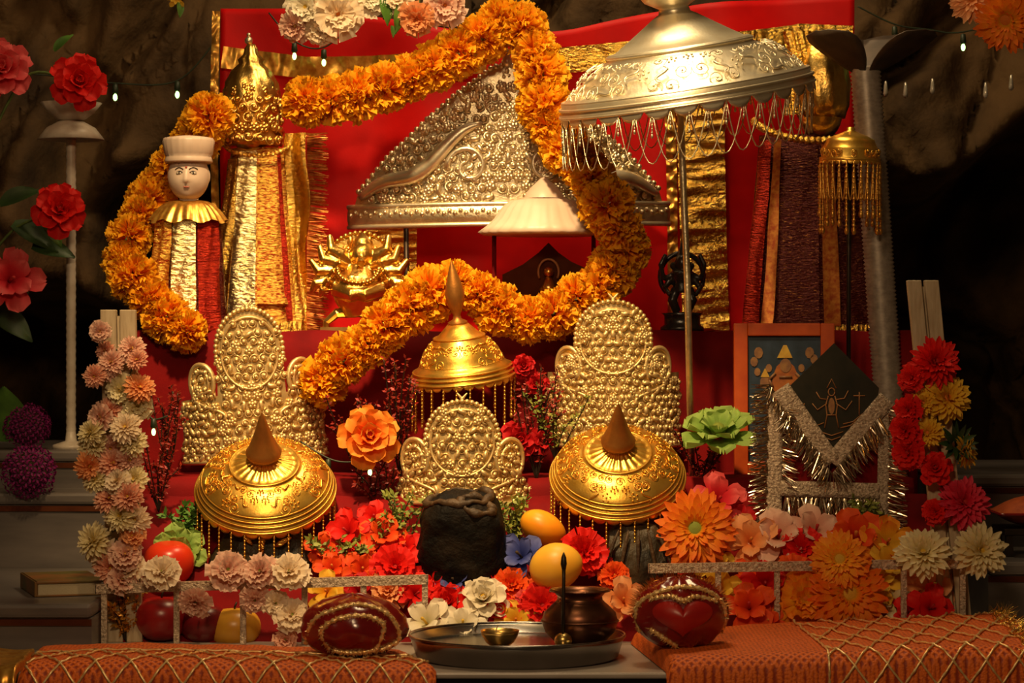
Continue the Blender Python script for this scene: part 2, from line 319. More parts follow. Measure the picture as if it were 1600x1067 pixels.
def flower_mesh(kind, var=0):
    """unit-radius flower facing +Z: petals and centre"""
    R = random.Random(hash((len(kind), ord(kind[0]), ord(kind[-1]), var)) & 0xffff); p = MB(); c = MB(); q = R.uniform
    if kind == 'marigold':
        n = 170
        for i in range(n):
            zz = 1 - 2 * (i + 0.5) / n; th = i * 2.399963 + q(-.2, .2); rr = math.sqrt(1 - zz * zz)
            d = Vector((rr * math.cos(th), rr * math.sin(th), zz)); one = MB()
            petal(one, 0, 0, 0, q(.60, .78), q(.26, .46), PI / 2 + q(-.35, .35), q(-1.1, 1.1), q(-.6, .7), .16, 'fan', 3, 5, R)
            p.add(one, Matrix.Translation(d * 0.30) @ d.to_track_quat('Z', 'Y').to_matrix().to_4x4() @ Matrix.Rotation(q(0, 6.28), 4, 'Z'))
        c.ball((0, 0, 0), 0.55, 10, 7)
    elif kind == 'chrys':
        for n, r0, z0, L, W, el in ((20, .12, -.04, .90, .26, -.15), (20, .12, 0, .88, .25, .12), (18, .10, .05, .78, .24, .42), (15, .08, .08, .62, .22, .75), (10, .05, .1, .44, .18, 1.1)):
            for i in range(n): petal(p, 2 * PI * i / n + q(-.12, .12), r0, z0, L * q(.85, 1.08), W, el + q(-.12, .12), q(-.25, .45), .45, .02, 'strap', 5, 4, R)
        c.ball((0, 0, .1), .17, 8, 6, (1, 1, .6))
    elif kind == 'gerbera':
        for n, r0, z0, L, W, el in ((24, .16, -.04, .88, .22, -.1), (24, .16, 0, .86, .22, .08), (22, .15, .04, .72, .20, .28), (20, .13, .07, .5, .15, .55), (16, .12, .08, .3, .10, .9)):
            for i in range(n): petal(p, 2 * PI * i / n + q(-.1, .1), r0, z0, L * q(.9, 1.08), W, el + q(-.1, .1), q(-.1, .4), .3, .03, 'strap', 5, 2, R)
        c.ball((0, 0, .05), .24, 12, 7, (1, 1, .5))
    elif kind == 'rose':
        k = 0
        for n, r0, z0, L, W, el, cu in ((5, .10, -.12, .95, 1.05, .42, .9), (5, .10, -.03, .86, .95, .75, .9), (5, .09, .03, .74, .82, 1.05, .7), (4, .07, .07, .62, .66, 1.28, .35), (3, .04, .09, .52, .5, 1.45, .1)):
            for i in range(n): petal(p, 2 * PI * i / n + k + q(-.15, .15), r0, z0, L * q(.93, 1.06), W, el, cu + q(-.1, .2), .5, .05, 'broad', 8, 8, R)
            k += .6
        c.ball((0, 0, .25), .14, 8, 6, (1, 1, 1.6))
    elif kind == 'carnation':
        for n, r0, z0, L, W, el in ((11, .06, 0, .95, .62, .12), (10, .05, .06, .82, .60, .5), (8, .04, .1, .66, .5, .85), (6, .02, .1, .5, .4, 1.25)):
            for i in range(n): petal(p, 2 * PI * i / n + q(-.2, .2), r0, z0, L * q(.86, 1.06), W, el + q(-.15, .15), q(0, .4), .15, .10, 'fan', 4, 6, R)
        c.ball((0, 0, .15), .12, 8, 6)
    elif kind == 'hibiscus':
        for n, r0, z0, L, W, el, ku in ((5, .05, 0, 1.0, 1.0, .45, .7), (4, .05, .06, .8, .8, .95, .5)):
            for i in range(n): petal(p, 2 * PI * i / n + q(-.15, .15) + z0 * 9, r0, z0, L * q(.92, 1.06), W, el + q(-.1, .1), ku, .18, .07, 'broad', 6, 6, R)
        c.tube([(0, 0, 0), (.02, 0, .3), (.05, .02, .55)], [.05, .04, .06], 6)
    elif kind == 'daisy5':
        for i in range(6): petal(p, 2 * PI * i / 6 + q(-.15, .15), .1, 0, .9, .62, .3 + q(-.2, .2), .45, .25, .06, 'broad', 5, 4, R)
        for i in range(6): petal(p, 2 * PI * i / 6 + .5 + q(-.15, .15), .08, .05, .6, .42, .8, .4, .25, .06, 'broad', 4, 4, R)
        c.ball((0, 0, .12), .16, 8, 6, (1, 1, .7))
    elif kind == 'cabbage':
        k = 0
        for n, r0, z0, L, W, el in ((6, .12, -.05, .95, 1.0, .25), (6, .10, .0, .78, .85, .6), (5, .08, .05, .58, .66, .95)):
            for i in range(n): petal(p, 2 * PI * i / n + k + q(-.15, .15), r0, z0, L * q(.92, 1.06), W, el, .2, .3, .11, 'broad', 6, 8, R)
            k += .5
        c.ball((0, 0, .15), .2, 8, 6)
    elif kind == 'cluster':
        for i in range(150):
            zz = 1 - 1.3 * (i + .5) / 150; th = i * 2.399963; rr = math.sqrt(max(0, 1 - zz * zz))
            d = Vector((rr * math.cos(th), rr * math.sin(th), zz)); one = MB()
            for k in range(4): petal(one, k * PI / 2, .02, 0, .15, .13, .5, .3, .2, .05, 'broad', 2, 2, R)
            p.add(one, Matrix.Translation(d * q(.78, .92)) @ d.to_track_quat('Z', 'Y').to_matrix().to_4x4())
        c.ball((0, 0, 0), .72, 10, 7)
    return p, c
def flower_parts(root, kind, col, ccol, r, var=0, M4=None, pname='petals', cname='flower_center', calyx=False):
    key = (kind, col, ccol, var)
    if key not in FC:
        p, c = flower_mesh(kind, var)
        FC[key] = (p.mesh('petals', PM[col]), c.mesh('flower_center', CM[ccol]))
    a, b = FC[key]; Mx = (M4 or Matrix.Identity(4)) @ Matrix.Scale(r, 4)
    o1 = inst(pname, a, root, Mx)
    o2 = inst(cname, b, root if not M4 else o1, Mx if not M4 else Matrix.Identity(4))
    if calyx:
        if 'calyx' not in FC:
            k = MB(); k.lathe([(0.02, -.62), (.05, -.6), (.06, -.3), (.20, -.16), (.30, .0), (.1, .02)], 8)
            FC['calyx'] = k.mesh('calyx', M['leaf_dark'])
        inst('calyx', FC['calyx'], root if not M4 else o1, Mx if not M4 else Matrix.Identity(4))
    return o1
def flower(kind, col, px, py, r_px, label, d=None, f=(0, -1, .45), ccol='yellow', group=None, name=None, var=0, spin=None, calyx=False):
    if d is None: d = HD(py) - 0.006
    nm = name or {'chrys': 'chrysanthemum', 'daisy5': 'silk_flower', 'cabbage': 'green_flower', 'cluster': 'cockscomb_flower'}.get(kind, kind)
    q = face(f) @ Euler((0, 0, spin if spin is not None else rng.uniform(0, 6))).to_quaternion()
    t = thing(nm, label, 'flower', P(px, py, d), q.to_euler(), group)
    flower_parts(t, kind, col, ccol, r_px * S(d), var, calyx=calyx)
    return t
def leaf_mb(L, W, curl=.5, elev=.3):
    mb = MB(); petal(mb, 0, 0, 0, L, W, elev, curl, .25, .03, 'point', 8, 4); return mb

# ------------------------------------------------------------------ setting: cave, ledge, steps
def rockfn(x, z, y0, amp, sc):
    p = Vector((x * sc, z * sc * 0.8, y0 * 3.1)); n = noise.fractal(p, 1.0, 2.1, 5)
    crack = 0
    for kx, kz, dp in ((2.2, 1.2, .16), (5.5, 2.6, .07)):
        c = noise.voronoi(Vector((x * kx + .5 * n + .15 * math.sin(z * 9), z * kz + .4 * n, y0 + kx)))[0]
        crack -= dp * max(0, 1 - (c[1] - c[0]) / .16)
    n += .25 * noise.fractal(p * 5, 1.0, 2.0, 3)
    return amp * n + crack
def sst(a, b, x): t = min(1, max(0, (x - a) / (b - a))); return t * t * (3 - 2 * t)
def rock_pt(u, v):
    x = (u - .5) * 4.4; z = -.1 + v * 3.0; y = 1.45 - rockfn(x, v * 3, 1.45, .16, 1.7) - .7 * abs(u - .5) ** 2
    rec = sst(.62, .78, x) * (1 - sst(1.34, 1.46, z + .1 * math.sin(x * 9)))
    recl = max(sst(-.92, -.8, x) * (1 - sst(1.2, 1.38, z + .05 * math.sin(x * 11))), 1 - sst(1.0, 1.12, z + .05 * math.sin(x * 7))) * (1 - sst(-.62, -.52, x))
    rec = max(rec, recl)
    return (x, y + .9 * min(1, rec), z)
mb = MB(); mb.grid(rock_pt, 260, 180)
o = mb.build('wall_back', M['rock']); o['kind'] = 'structure'
mb = MB(); mb.grid(lambda u, v: ((u - .5) * 5, -4.6 + v * 6.3, 0.02 * noise.noise(Vector((u * 9, v * 9, 0)))), 20, 20)
o = mb.build('floor', M['marble']); o['kind'] = 'structure'

def slab(name, lo, hi, m, label, cat, bevel=.004):
    c = Vector(((lo[0] + hi[0]) / 2, (lo[1] + hi[1]) / 2, lo[2])); mb = MB()
    mb.box(Vector(lo) - c, Vector(hi) - c); return tag(mb.build(name, m, loc=c, bevel=bevel, smooth=False), label, cat)
t = thing('marble_ledge', 'grey marble ledge in front carrying plate, cloths and railings', 'ledge', (0, 0.2, 0))
mb = MB(); mb.box((-1.3, -.452, .506), (1.3, .45, .515)); mb.build('ledge_top', M['marble_light'], t, bevel=.003, smooth=False)
mb = MB(); mb.box((-1.28, -.440, .0), (1.28, .45, .506)); mb.build('ledge_front', M['slate'], t, smooth=False)
def marble_step(lo, hi, label):
    t = thing('marble_step', label, 'step', ((lo[0] + hi[0]) / 2, (lo[1] + hi[1]) / 2, lo[2]))
    w2 = (hi[0] - lo[0]) / 2; dd = (hi[1] - lo[1]) / 2; h = hi[2] - lo[2]
    mb = MB(); mb.box((-w2, -dd - .008, h - .022), (w2, dd, h)); mb.build('tread', M['marble'], t, bevel=.006, smooth=False)
    mb = MB(); mb.box((-w2, -dd, 0), (w2, dd, h - .022)); mb.build('riser', M['marble'], t, smooth=False)
    mb = MB(); mb.box((-w2, -dd - .003, h - .034), (w2, -dd, h - .024)); mb.build('brown_inlay', M['brown_panel'], t, smooth=False)
marble_step((-1.35, .02, .515), (-.66, .66, .588), 'lowest grey marble step at left with a book on it')
marble_step((-1.35, .661, .515), (-.66, .82, .725), 'middle grey marble step at left below the purple flowers')
marble_step((-1.35, .8201, .515), (-.66, 1.3, .796), 'top grey marble step at left carrying the white lamp stand')
marble_step((.80, .30, .515), (1.35, .62, .63), 'lower grey marble step at right behind the cream flowers')
marble_step((.80, .6201, .515), (1.35, 1.2, .76), 'upper grey marble step at right in the dark')

# red cloth covered tiers
def cloth_step(lo, hi, label, m, folds=.006, seed=0):
    def fn(u, v):
        x = lo[0] + (hi[0] - lo[0]) * u
        L1 = hi[2] - lo[2]; L2 = hi[1] - lo[1]; s = v * (L1 + L2)
        if s < L1:
            k = 1 - s / L1
            return (x, lo[1] - folds * k * (1 + math.sin(x * 55 + seed + 2 * math.sin(x * 9))) , lo[2] + s)
        return (x, lo[1] + s - L1, hi[2] - .0015 * (1 + math.sin(x * 40)))
    mb = MB(); mb.grid(fn, 120, 16)
    return tag(mb.build('cloth_covered_step', m, solid=.004), label, 'altar step')
cloth_step((P(215, 0, .62).x, .60, .515), (P(1430, 0, .62).x, .92, Z(517, .60)), 'high altar tier draped in maroon cloth under the idols', M['maroon_cloth'], .005)
cloth_step((P(240, 0, .40).x, .38, .515), (P(1425, 0, .40).x, .592, Z(747, .38)), 'middle altar tier in maroon cloth under the gilt crowns', M['maroon_cloth'], .006, 2)
mb = MB()                                         # sloping flower bed cloth
mb.grid(lambda u, v: (P(160, 0, .2).x + (P(1500, 0, .2).x - P(160, 0, .2).x) * u, .105 + v * .265,
        heap_z(.105 + v * .265) - .026 + .006 * math.sin(u * 60) * math.sin(v * 9)), 90, 16)
tag(mb.build('flower_bed_cloth', M['maroon_cloth'], solid=.004), 'red cloth sloping up beneath the heap of flowers', 'cloth')

# ------------------------------------------------------------------ red backdrop
D = .93
t = thing('backdrop_cloth', 'bright red cloth backdrop with gold borders hung behind the idols', 'cloth', P(840, 520, D))
o0 = Vector(t.location)
def bx(px): return (px - 840) * S(D)
def bz(py): return (520 - py) * S(D)
def topy(px): return 14 + 40 * math.exp(-((px - 800) / 190) ** 2) - max(0, (px - 900)) * .05
def fold(x, z): return .012 * math.sin(x * 16 + 1.3 * math.sin(z * 7 + x * 3)) + .006 * math.sin(x * 31 + z * 9 + 1)
mb = MB(); mb.grid(lambda u, v: (bx(345 + 990 * u), fold(bx(345 + 990 * u), bz(topy(345 + 990 * u) * v + 525 * (1 - v))), bz(topy(345 + 990 * u) * v + 525 * (1 - v))), 110, 50)
mb.build('red_cloth', M['red_cloth'], t, solid=.003)
def ribbon(pts, wdt, m, name, parent, off=-.016, crinkle=.004):
    mb = MB(); n = 60
    def at(u):
        k = u * (len(pts) - 1); i = min(int(k), len(pts) - 2); f = k - i
        return pts[i][0] * (1 - f) + pts[i + 1][0] * f, pts[i][1] * (1 - f) + pts[i + 1][1] * f
    def fn(u, v):
        x, y = at(u); x2, y2 = at(min(1, u + .01)); x1, y1 = at(max(0, u - .01))
        tx, ty = x2 - x1, y2 - y1; l = math.hypot(tx, ty) or 1; nx, ny = -ty / l, tx / l; k = (v - .5) * wdt
        X = bx(x + nx * k); Zz = bz(y + ny * k)
        return (X, fold(X, Zz) + off - crinkle * (1 + 1.6 * noise.noise(Vector((u * 34, v * 1.5, wdt)))), Zz)
    mb.grid(fn, 150, 5); return mb.build(name, m, parent)
ribbon([(340, 20), (337, 260), (340, 525)], 12, M['fringe'], 'gold_border', t)
ribbon([(350, 92), (480, 108), (640, 102), (760, 100)], 34, M['fringe'], 'gold_border', t)
ribbon([(850, 98), (1000, 84), (1160, 72), (1250, 58), (1330, 62)], 40, M['foil'], 'gold_border', t)
ribbon([(613, 330), (612, 440), (610, 520)], 78, M['foil'], 'gold_border', t, -.018, .006)
ribbon([(1090, 110), (1095, 300), (1102, 520)], 74, M['foil'], 'gold_border', t, -.018, .008)
ribbon([(1044, 110), (1048, 300), (1050, 500)], 16, M['fringe'], 'gold_border', t, -.018, .006)

# ------------------------------------------------------------------ embossed metal
def scroll_fill(mb, inside, x1, y0, y1, step, mapf, R, tr, hh, mirror=True):
    ny = max(1, int((y1 - y0) / step)); nx = max(1, int(x1 / step) + 1)
    for j in range(ny + 1):
        for i in range(nx + 1):
            cx = (i + .5 * (j % 2)) * step + R.uniform(-.18, .18) * step * (i > 0); cy = y0 + j * step * .92 + R.uniform(-.18, .18) * step
            if not inside(cx, cy): continue
            kind = R.random(); a0 = R.uniform(0, 6.28); sg = R.choice((-1, 1))
            for sx in ((1, -1) if mirror and cx > step * .3 else (1,)):
                if kind < .55:
                    pts = []
                    for k in range(13):
                        f = k / 12; rr = step * (.52 - .40 * f); a = a0 + sg * f * 8.5
                        x, y = cx + rr * math.cos(a), cy + rr * math.sin(a)
                        pts.append(mapf(x * sx, y, hh * (.5 + .5 * f)))
                    mb.tube(pts, [tr * (.7 + .5 * k / 12) for k in range(13)], 5)
                    mb.ball(mapf(cx * sx, cy, hh), tr * 1.9, 7, 5)
                elif kind < .8:
                    for k in range(5):
                        a = a0 + k * 2 * PI / 5
                        mb.ball(mapf((cx + .3 * step * math.cos(a)) * sx, cy + .3 * step * math.sin(a), hh * .6), tr * 2.0, 7, 5)
                    mb.ball(mapf(cx * sx, cy, hh * .8), tr * 2.1, 7, 5)
                else:
                    pts = []
                    for k in range(9):
                        f = k / 8 - .5; x = cx + step * 1.1 * f * math.cos(a0) - .3 * step * math.sin(f * 6) * math.sin(a0)
                        y = cy + step * 1.1 * f * math.sin(a0) + .3 * step * math.sin(f * 6) * math.cos(a0)
                        pts.append(mapf(x * sx, y, hh * .7))
                    mb.tube(pts, [tr * (.5 + 1.8 * math.sin(PI * k / 8)) for k in range(9)], 6)

def gilt_crown(px, py, d, label, half=112, H=230, oval=(165, 56, 66), ear=(84, 132, 24), body=105, slope=0, roll=0, lean=0, yaw=0, seed=1, step=15):
    """standing crown: px,py is the middle of its lower edge"""
    s = S(d); R = random.Random(seed); Rc = half / math.sin(1.25) * s
    t = thing("filigree_crown", label, 'crown', P(px, py, d), (lean, roll, yaw))
    def mp(x, y, h):
        a = x * s / Rc
        return Vector(((Rc + h) * math.sin(a), Rc * .9 - (Rc + h) * .9 * math.cos(a), y * s))
    X1 = 1.25 * Rc / s
    def top(x):
        x = abs(x); h = body - slope * max(0, x - 40) / (X1 - 40)
        if x < oval[1]: h = max(h, oval[0] + oval[2] * math.sqrt(max(0, 1 - (x / oval[1]) ** 2)))
        e = abs(x - ear[0])
        if e < ear[2]: h = max(h, ear[1] + ear[2] * 1.15 * math.sqrt(max(0, 1 - (e / ear[2]) ** 2)))
        return h
    mb = MB(); mb.grid(lambda u, v: mp((u * 2 - 1) * X1, v * top((u * 2 - 1) * X1), 0), 96, 40)
    inside = lambda x, y: x < X1 - 4 and 6 < y < top(x) - 7
    scroll_fill(mb, inside, X1, 8, oval[0] + oval[2], step, mp, R, 1.9 * s, 3.5 * s)
    mb.build('crown_plate', M['crown'], t)
    mb = MB(); n = 30                                  # beaded edge of the central leaf
    for k in range(n + 1):
        a = PI * (-.12 + 1.24 * k / n); mb.ball(mp((oval[1] - 1) * math.cos(a), oval[0] + (oval[2] - 1) * math.sin(a), 2 * s), 4.2 * s, 8, 6)
    mb.build('beaded_edge', M['crown'], t)
    mb = MB(); mb.tube([mp((oval[1] - 10) * math.cos(2 * PI * k / 40), oval[0] - 4 + (oval[2] - 10) * math.sin(2 * PI * k / 40), 3 * s) for k in range(40)], 2.4 * s, 6, closed=True)
    mb.build('leaf_border', M['crown'], t)
    for sx in (-1, 1):
        mb = MB()
        for rr, tr in ((ear[2], 4.2), (ear[2] * .62, 3.2)):
            pts = [mp(sx * (ear[0] + rr * math.cos(PI * (1.25 - 1.5 * k / 18))), ear[1] + rr * 1.2 * math.sin(PI * (1.25 - 1.5 * k / 18)), 2 * s) for k in range(19)]
            mb.tube(pts, tr * s, 6)
        mb.tube([mp(sx * (ear[0] - 22 + 44 * math.sin(k / 16 * 5) * (1 - k / 26)), ear[1] - 12 - k * 3.0, 3 * s) for k in range(17)], 2.8 * s, 6)
        mb.build('ear_scroll', M['crown'], t)
    for y, tr in ((3, 4.0), (14, 2.2)):
        mb = MB(); mb.tube([mp((k / 30 - .5) * 2 * X1, y, 2 * s) for k in range(31)], tr * s, 6); mb.build('base_band', M['crown'], t)
    mb = MB(); z0 = oval[0] + oval[2]
    mb.tube([mp(0, z0 - 4 + k, 1 * s) for k in range(0, 12, 2)], [4 * s, 3 * s, 5 * s, 3 * s, 4 * s, 1.5 * s], 8)
    for sx in (-1, 1): mb.tube([mp(sx * k * 1.6, z0 + 3 + k * 1.8, 1 * s) for k in range(6)], [2.5 * s, 2.5 * s, 2.2 * s, 2 * s, 1.6 * s, 1 * s], 6)
    mb.build('finial', M['crown'], t)
    return t
gilt_crown(400, 722, .46, 'left gilt crown with beaded leaf top behind the left gold umbrella', 112, 240, (175, 54, 66), (84, 128, 24), 108, 8, roll=-.06, lean=.0, yaw=.10, seed=3)
gilt_crown(958, 700, .46, 'right gilt crown behind the right gold umbrella', 104, 235, (170, 62, 60), (76, 128, 24), 118, 0, roll=.0, yaw=-.04, seed=5, step=13)
gilt_crown(722, 790, .325, 'middle gilt crown, smallest and lowest, behind the black stone', 116, 165, (102, 60, 62), (80, 72, 26), 70, 52, roll=.0, yaw=0, seed=8)
slab('cloth_plinth', (P(640, 0, .34).x, .305, .60), (P(806, 0, .34).x, .374, Z(792, .325) - .001), M['maroon_cloth'], 'small maroon plinth under the middle gilt crown', 'plinth')

# large silver crown
def big_crown():
    d = .74; s = S(d); R = random.Random(4); Rc = .62
    t = thing('silver_crown', 'large embossed silver crown of triangular outline under the marigold garland', 'crown', P(795, 352, d), (0, -.012, 0))
    def mp(x, y, h):
        a = x * s / Rc; return Vector(((Rc + h) * math.sin(a), Rc - (Rc + h) * math.cos(a), y * s))
    prof = [(0, 252), (22, 250), (40, 236), (60, 222), (85, 205), (108, 185), (130, 168), (160, 140), (195, 112), (225, 80), (246, 60), (256, 30)]
    def top(x):
        x = abs(x)
        for (a, ya), (b, yb) in zip(prof, prof[1:]):
            if x <= b: return ya + (yb - ya) * (x - a) / (b - a)
        return 30
    X1 = 256
    mb = MB(); mb.grid(lambda u, v: mp((u * 2 - 1) * X1, v * top((u * 2 - 1) * X1), 0), 120, 50)
    scroll_fill(mb, lambda x, y: x < X1 - 6 and 42 < y < top(x) - 9, X1, 44, 244, 17, mp, R, 2.3 * s, 6 * s)
    for q in range(420):
        x = R.uniform(-X1 + 8, X1 - 8); y = R.uniform(42, 245)
        if y < top(x) - 8: mb.ball(mp(x, y, 3 * s), R.uniform(2.2, 4.4) * s, 7, 5)
    mb.build('crown_plate', M['silver'], t)
    for sx in (-1, 1):                                   # broad smooth S scroll on each side
        mb = MB(); pts = []; rad = []
        for k in range(25):
            f = k / 24; x = 240 - 200 * f; y = 48 + 26 * math.sin(f * 2.2) * f + 85 * f ** 1.3 + 10 * math.sin(f * 9)
            pts.append(mp(sx * x, y, 7 * s)); rad.append((5 + 8 * math.sin(PI * min(1, f * 1.05)) ** .7) * s)
        mb.tube(pts, rad, 10); mb.build('serpent_scroll', M['silver_fine'], t)
        mb = MB(); pts = []
        for k in range(25):
            f = k / 24; a = f * 7.5; rr = 34 * (1 - .75 * f); pts.append(mp(sx * (62 + rr * math.cos(a)), 92 + rr * math.sin(a), 6 * s))
        mb.tube(pts, [5 * s - 2.5 * s * k / 24 for k in range(25)], 8); mb.build('spiral_scroll', M['silver_fine'], t)
    mb = MB()
    for k in range(61):
        x = (k / 60 * 2 - 1) * (X1 - 2); mb.ball(mp(x, top(x) - 2, 2 * s), 4.6 * s, 8, 6)
    mb.build('beaded_edge', M['silver'], t)
    mb = MB(); mb.grid(lambda u, v: mp((u * 2 - 1) * (X1 + 6), v * 36, (4 + 5 * math.sin(PI * v)) * s), 80, 8); mb.build('base_band', M['silver'], t, solid=.002)
    mb = MB()
    for k in range(60): mb.ball(mp((k / 59 * 2 - 1) * X1, 20 + 4 * (k % 2), 9 * s), 4.2 * s, 7, 5)
    mb.build('band_bosses', M['silver'], t)
    for y in (2, 34):
        mb = MB(); mb.tube([mp((k / 40 * 2 - 1) * (X1 + 7), y, 6 * s) for k in range(41)], 4 * s, 8); mb.build('band_molding', M['silver_fine'], t)
    mb = MB(); mb.lathe([(0, 0), (6 * s, 3 * s), (9 * s, 10 * s), (5 * s, 17 * s), (7 * s, 22 * s), (0, 34 * s)], 12, c=(0, -.004, 246 * s)); mb.build('finial', M['silver_fine'], t)
    for x in (-165, 150):                                # short legs down to the tier
        mb = MB(); p = mp(x, 0, 0); mb.tube([p + Vector((0, .02, 0)), p + Vector((0, .02, -(Z(352, d) - Z(517, .60))))], .005, 8); mb.build('support_leg', M['iron'], t)
big_crown()

# ------------------------------------------------------------------ ceremonial umbrellas
def chain_mesh(L, r, seed, m, key):
    k = ('chain', round(L, 4), seed, m.name)
    if k in FC: return FC[k]
    R = random.Random(seed); mb = MB(); n = max(3, int(L / (r * 5)))
    mb.tube([(R.uniform(-.3, .3) * r, 0, -L * i / n) for i in range(n + 1)], r, 5)
    for i in range(1, n): mb.ball((0, 0, -L * i / n), r * 1.7, 6, 4)
    mb.ball((0, 0, -L), r * 2.2, 7, 5, (1, 1, 1.8))
    FC[k] = mb.mesh('hanging_chain', m); return FC[k]
def umbrella(px, py, d, R_px, label, tilt, roll, prof, metal, cone, cone_mat, nchain, clen, rod=None, relief=None, flute=None, scallop=True, chain_mat=None, name='temple_umbrella', band=None, swag=None, crad=None, relief_step=11, rel_r=1.0, rings=(), swn=1):
    s = S(d); R0 = R_px * s; R = random.Random(int(px))
    t = thing(name, label, 'umbrella', P(px, py, d), (tilt, roll, 0))
    Mt = tmat(t); Mi = Mt.inverted()
    pr = [(r * R0, z * R0) for r, z in prof]
    mb = MB()
    fl = (lambda i, a, r, z: (r, z + (R0 * .022 * abs(math.sin(a * 11)) if flute and flute[0] <= i <= flute[1] else 0))) if flute else None
    mb.lathe(pr, 88, flute=fl)
    if relief:                                              # embossed scrolls wrapped round the dome
        (r1, z1), (r2, z2) = relief; Ls = math.hypot(r2 - r1, z2 - z1) * R_px; rm = (r1 + r2) / 2
        nrm = Vector((z2 - z1, 0, -(r2 - r1))).normalized() if z2 > z1 else Vector((0, 0, 1))
        def mp(x, y, h):
            f = y / Ls; rr = (r1 + (r2 - r1) * f) * R0; zz = (z1 + (z2 - z1) * f + .05 * math.sin(PI * f) * relief_bulge) * R0; a = x / (rm * R_px) - PI / 2
            rr += abs(nrm.x) * h; zz += abs(nrm.z) * h
            return Vector((rr * math.cos(a), rr * math.sin(a), zz))
        scroll_fill(mb, lambda x, y: x < PI * rm * R_px and 3 < y < Ls - 3, PI * rm * R_px, 4, Ls - 4, relief_step, mp, R, rel_r * s, rel_r * s)
    for rr, rz, rt in rings: mb.tube([(rr * R0 * math.cos(2 * PI * k / 88), rr * R0 * math.sin(2 * PI * k / 88), rz * R0) for k in range(88)], rt * R0, 8, closed=True)
    mb.build('dome', metal, t)
    if scallop:
        mb = MB(); n = 30
        for k in range(n):
            a = 2 * PI * k / n; w2 = PI / n
            mb.grid(lambda u, v: ((R0 * .995) * math.cos(a + w2 * (u * 2 - 1)), (R0 * .995) * math.sin(a + w2 * (u * 2 - 1)), .01 * R0 - v * R0 * .10 * math.sqrt(max(.05, 1 - (u * 2 - 1) ** 2))), 6, 3)
        mb.build('scalloped_rim', metal, t, solid=.0015)
    if cone:
        mb = MB(); mb.lathe([(r * R0, z * R0) for r, z in cone], 24); mb.build('finial', cone_mat, t)
    cm = chain_mat or metal
    for k in range(nchain):
        a = 2 * PI * (k + .5) / nchain; p = Mt @ Vector((R0 * .985 * math.cos(a), R0 * .985 * math.sin(a), -.015 * R0))
        L = clen * s * R.choice((.85, 1.0, 1.12)); inst('hanging_chain', chain_mesh(L, (crad or 1.1) * s, k % 3, cm, 0), t, Mi @ Matrix.Translation(p))
    if swag:
        for k in range(nchain):
            a = 2 * PI * (k + .5) / nchain; a2 = 2 * PI * (k + .5 + swn) / nchain
            p = Mt @ Vector((R0 * .985 * math.cos(a), R0 * .985 * math.sin(a), -.015 * R0)); p2 = Mt @ Vector((R0 * .985 * math.cos(a2), R0 * .985 * math.sin(a2), -.015 * R0))
            mb = MB(); mb.tube([Mi @ (p.lerp(p2, i / 10) + Vector((0, 0, -swag * s * (1 - (2 * i / 10 - 1) ** 2)))) for i in range(11)], 1.0 * s, 5); mb.build('chain_swag', cm, t)
    if rod:
        mb = MB(); mb.tube([Mi @ Vector(q) for q in rod[0]], rod[1], 10); mb.build('pole', rod[2], t)
    return t
relief_bulge = 1.2
GOLD_PROF = [(.92, .0), (.99, -.01), (1.0, .02), (.985, .05), (.955, .06), (.965, .09), (.955, .115), (.925, .12), (.935, .15), (.925, .175), (.895, .185), (.90, .21), (.88, .235), (.83, .28), (.77, .325), (.70, .37), (.62, .405), (.54, .43), (.50, .435), (.495, .46), (.475, .47), (.455, .455), (.40, .47), (.30, .50), (.20, .535), (.13, .57), (.16, .60), (.12, .63), (.0, .64)]
CONE = [(0, .57), (.16, .58), (.24, .63), (.255, .68), (.22, .74), (.15, .92), (.09, 1.12), (.045, 1.28), (.0, 1.38)]
zs = Z(747, .38)
umbrella(415, 765, .30, 110, 'left gold umbrella with copper cone over the left stone', .62, .02, GOLD_PROF, M['gold'], CONE, M['gold_dark'], 30, 66, ([P(415, 735, .31), P(415, 730, .40), P(415, 738, .41), P(415, 765, .41)], .004, M['iron']), ((.88, .235), (.53, .435)), (22, 26), rings=((1.0, .015, .014), (.965, .09, .011), (.935, .15, .010), (.90, .21, .009), (.49, .465, .010)), relief_step=17, rel_r=.8)
umbrella(965, 744, .30, 106, 'right gold umbrella with copper cone over the right stone', .65, -.02, GOLD_PROF, M['gold'], CONE, M['gold_dark'], 30, 66, ([P(965, 714, .31), P(965, 710, .40), P(965, 718, .41), P(965, 765, .41)], .004, M['iron']), ((.88, .235), (.53, .435)), (22, 26), rings=((1.0, .015, .014), (.965, .09, .011), (.935, .15, .010), (.90, .21, .009), (.49, .465, .010)), relief_step=17, rel_r=.8)
BELL = [(.93, 0), (1.0, -.01), (1.0, .05), (.97, .07), (.98, .12), (.93, .15), (.94, .20), (.86, .25), (.80, .32), (.76, .42), (.70, .54), (.60, .66), (.50, .76), (.48, .80), (.44, .81), (.36, .88), (.27, .97), (.20, 1.04), (.0, 1.05)]
SPEAR = [(0, 1.0), (.16, 1.02), (.19, 1.08), (.08, 1.14), (.07, 1.22), (.11, 1.30), (.17, 1.48), (.19, 1.62), (.15, 1.82), (.08, 2.05), (0, 2.28)]
umbrella(724, 590, .47, 82, 'bell shaped gold umbrella with spear tip below the garland', .16, -.10, BELL, M['gold'], SPEAR, M['gold_dark'], 24, 70, ([P(730, 570, .47), P(735, 700, .49), P(736, 752, .49)], .005, M['iron']), ((.80, .32), (.52, .74)), None, rings=((1.0, .02, .022), (.985, .11, .016), (.95, .19, .014), (.80, .31, .016), (.49, .80, .014)), relief_step=15, rel_r=.8)
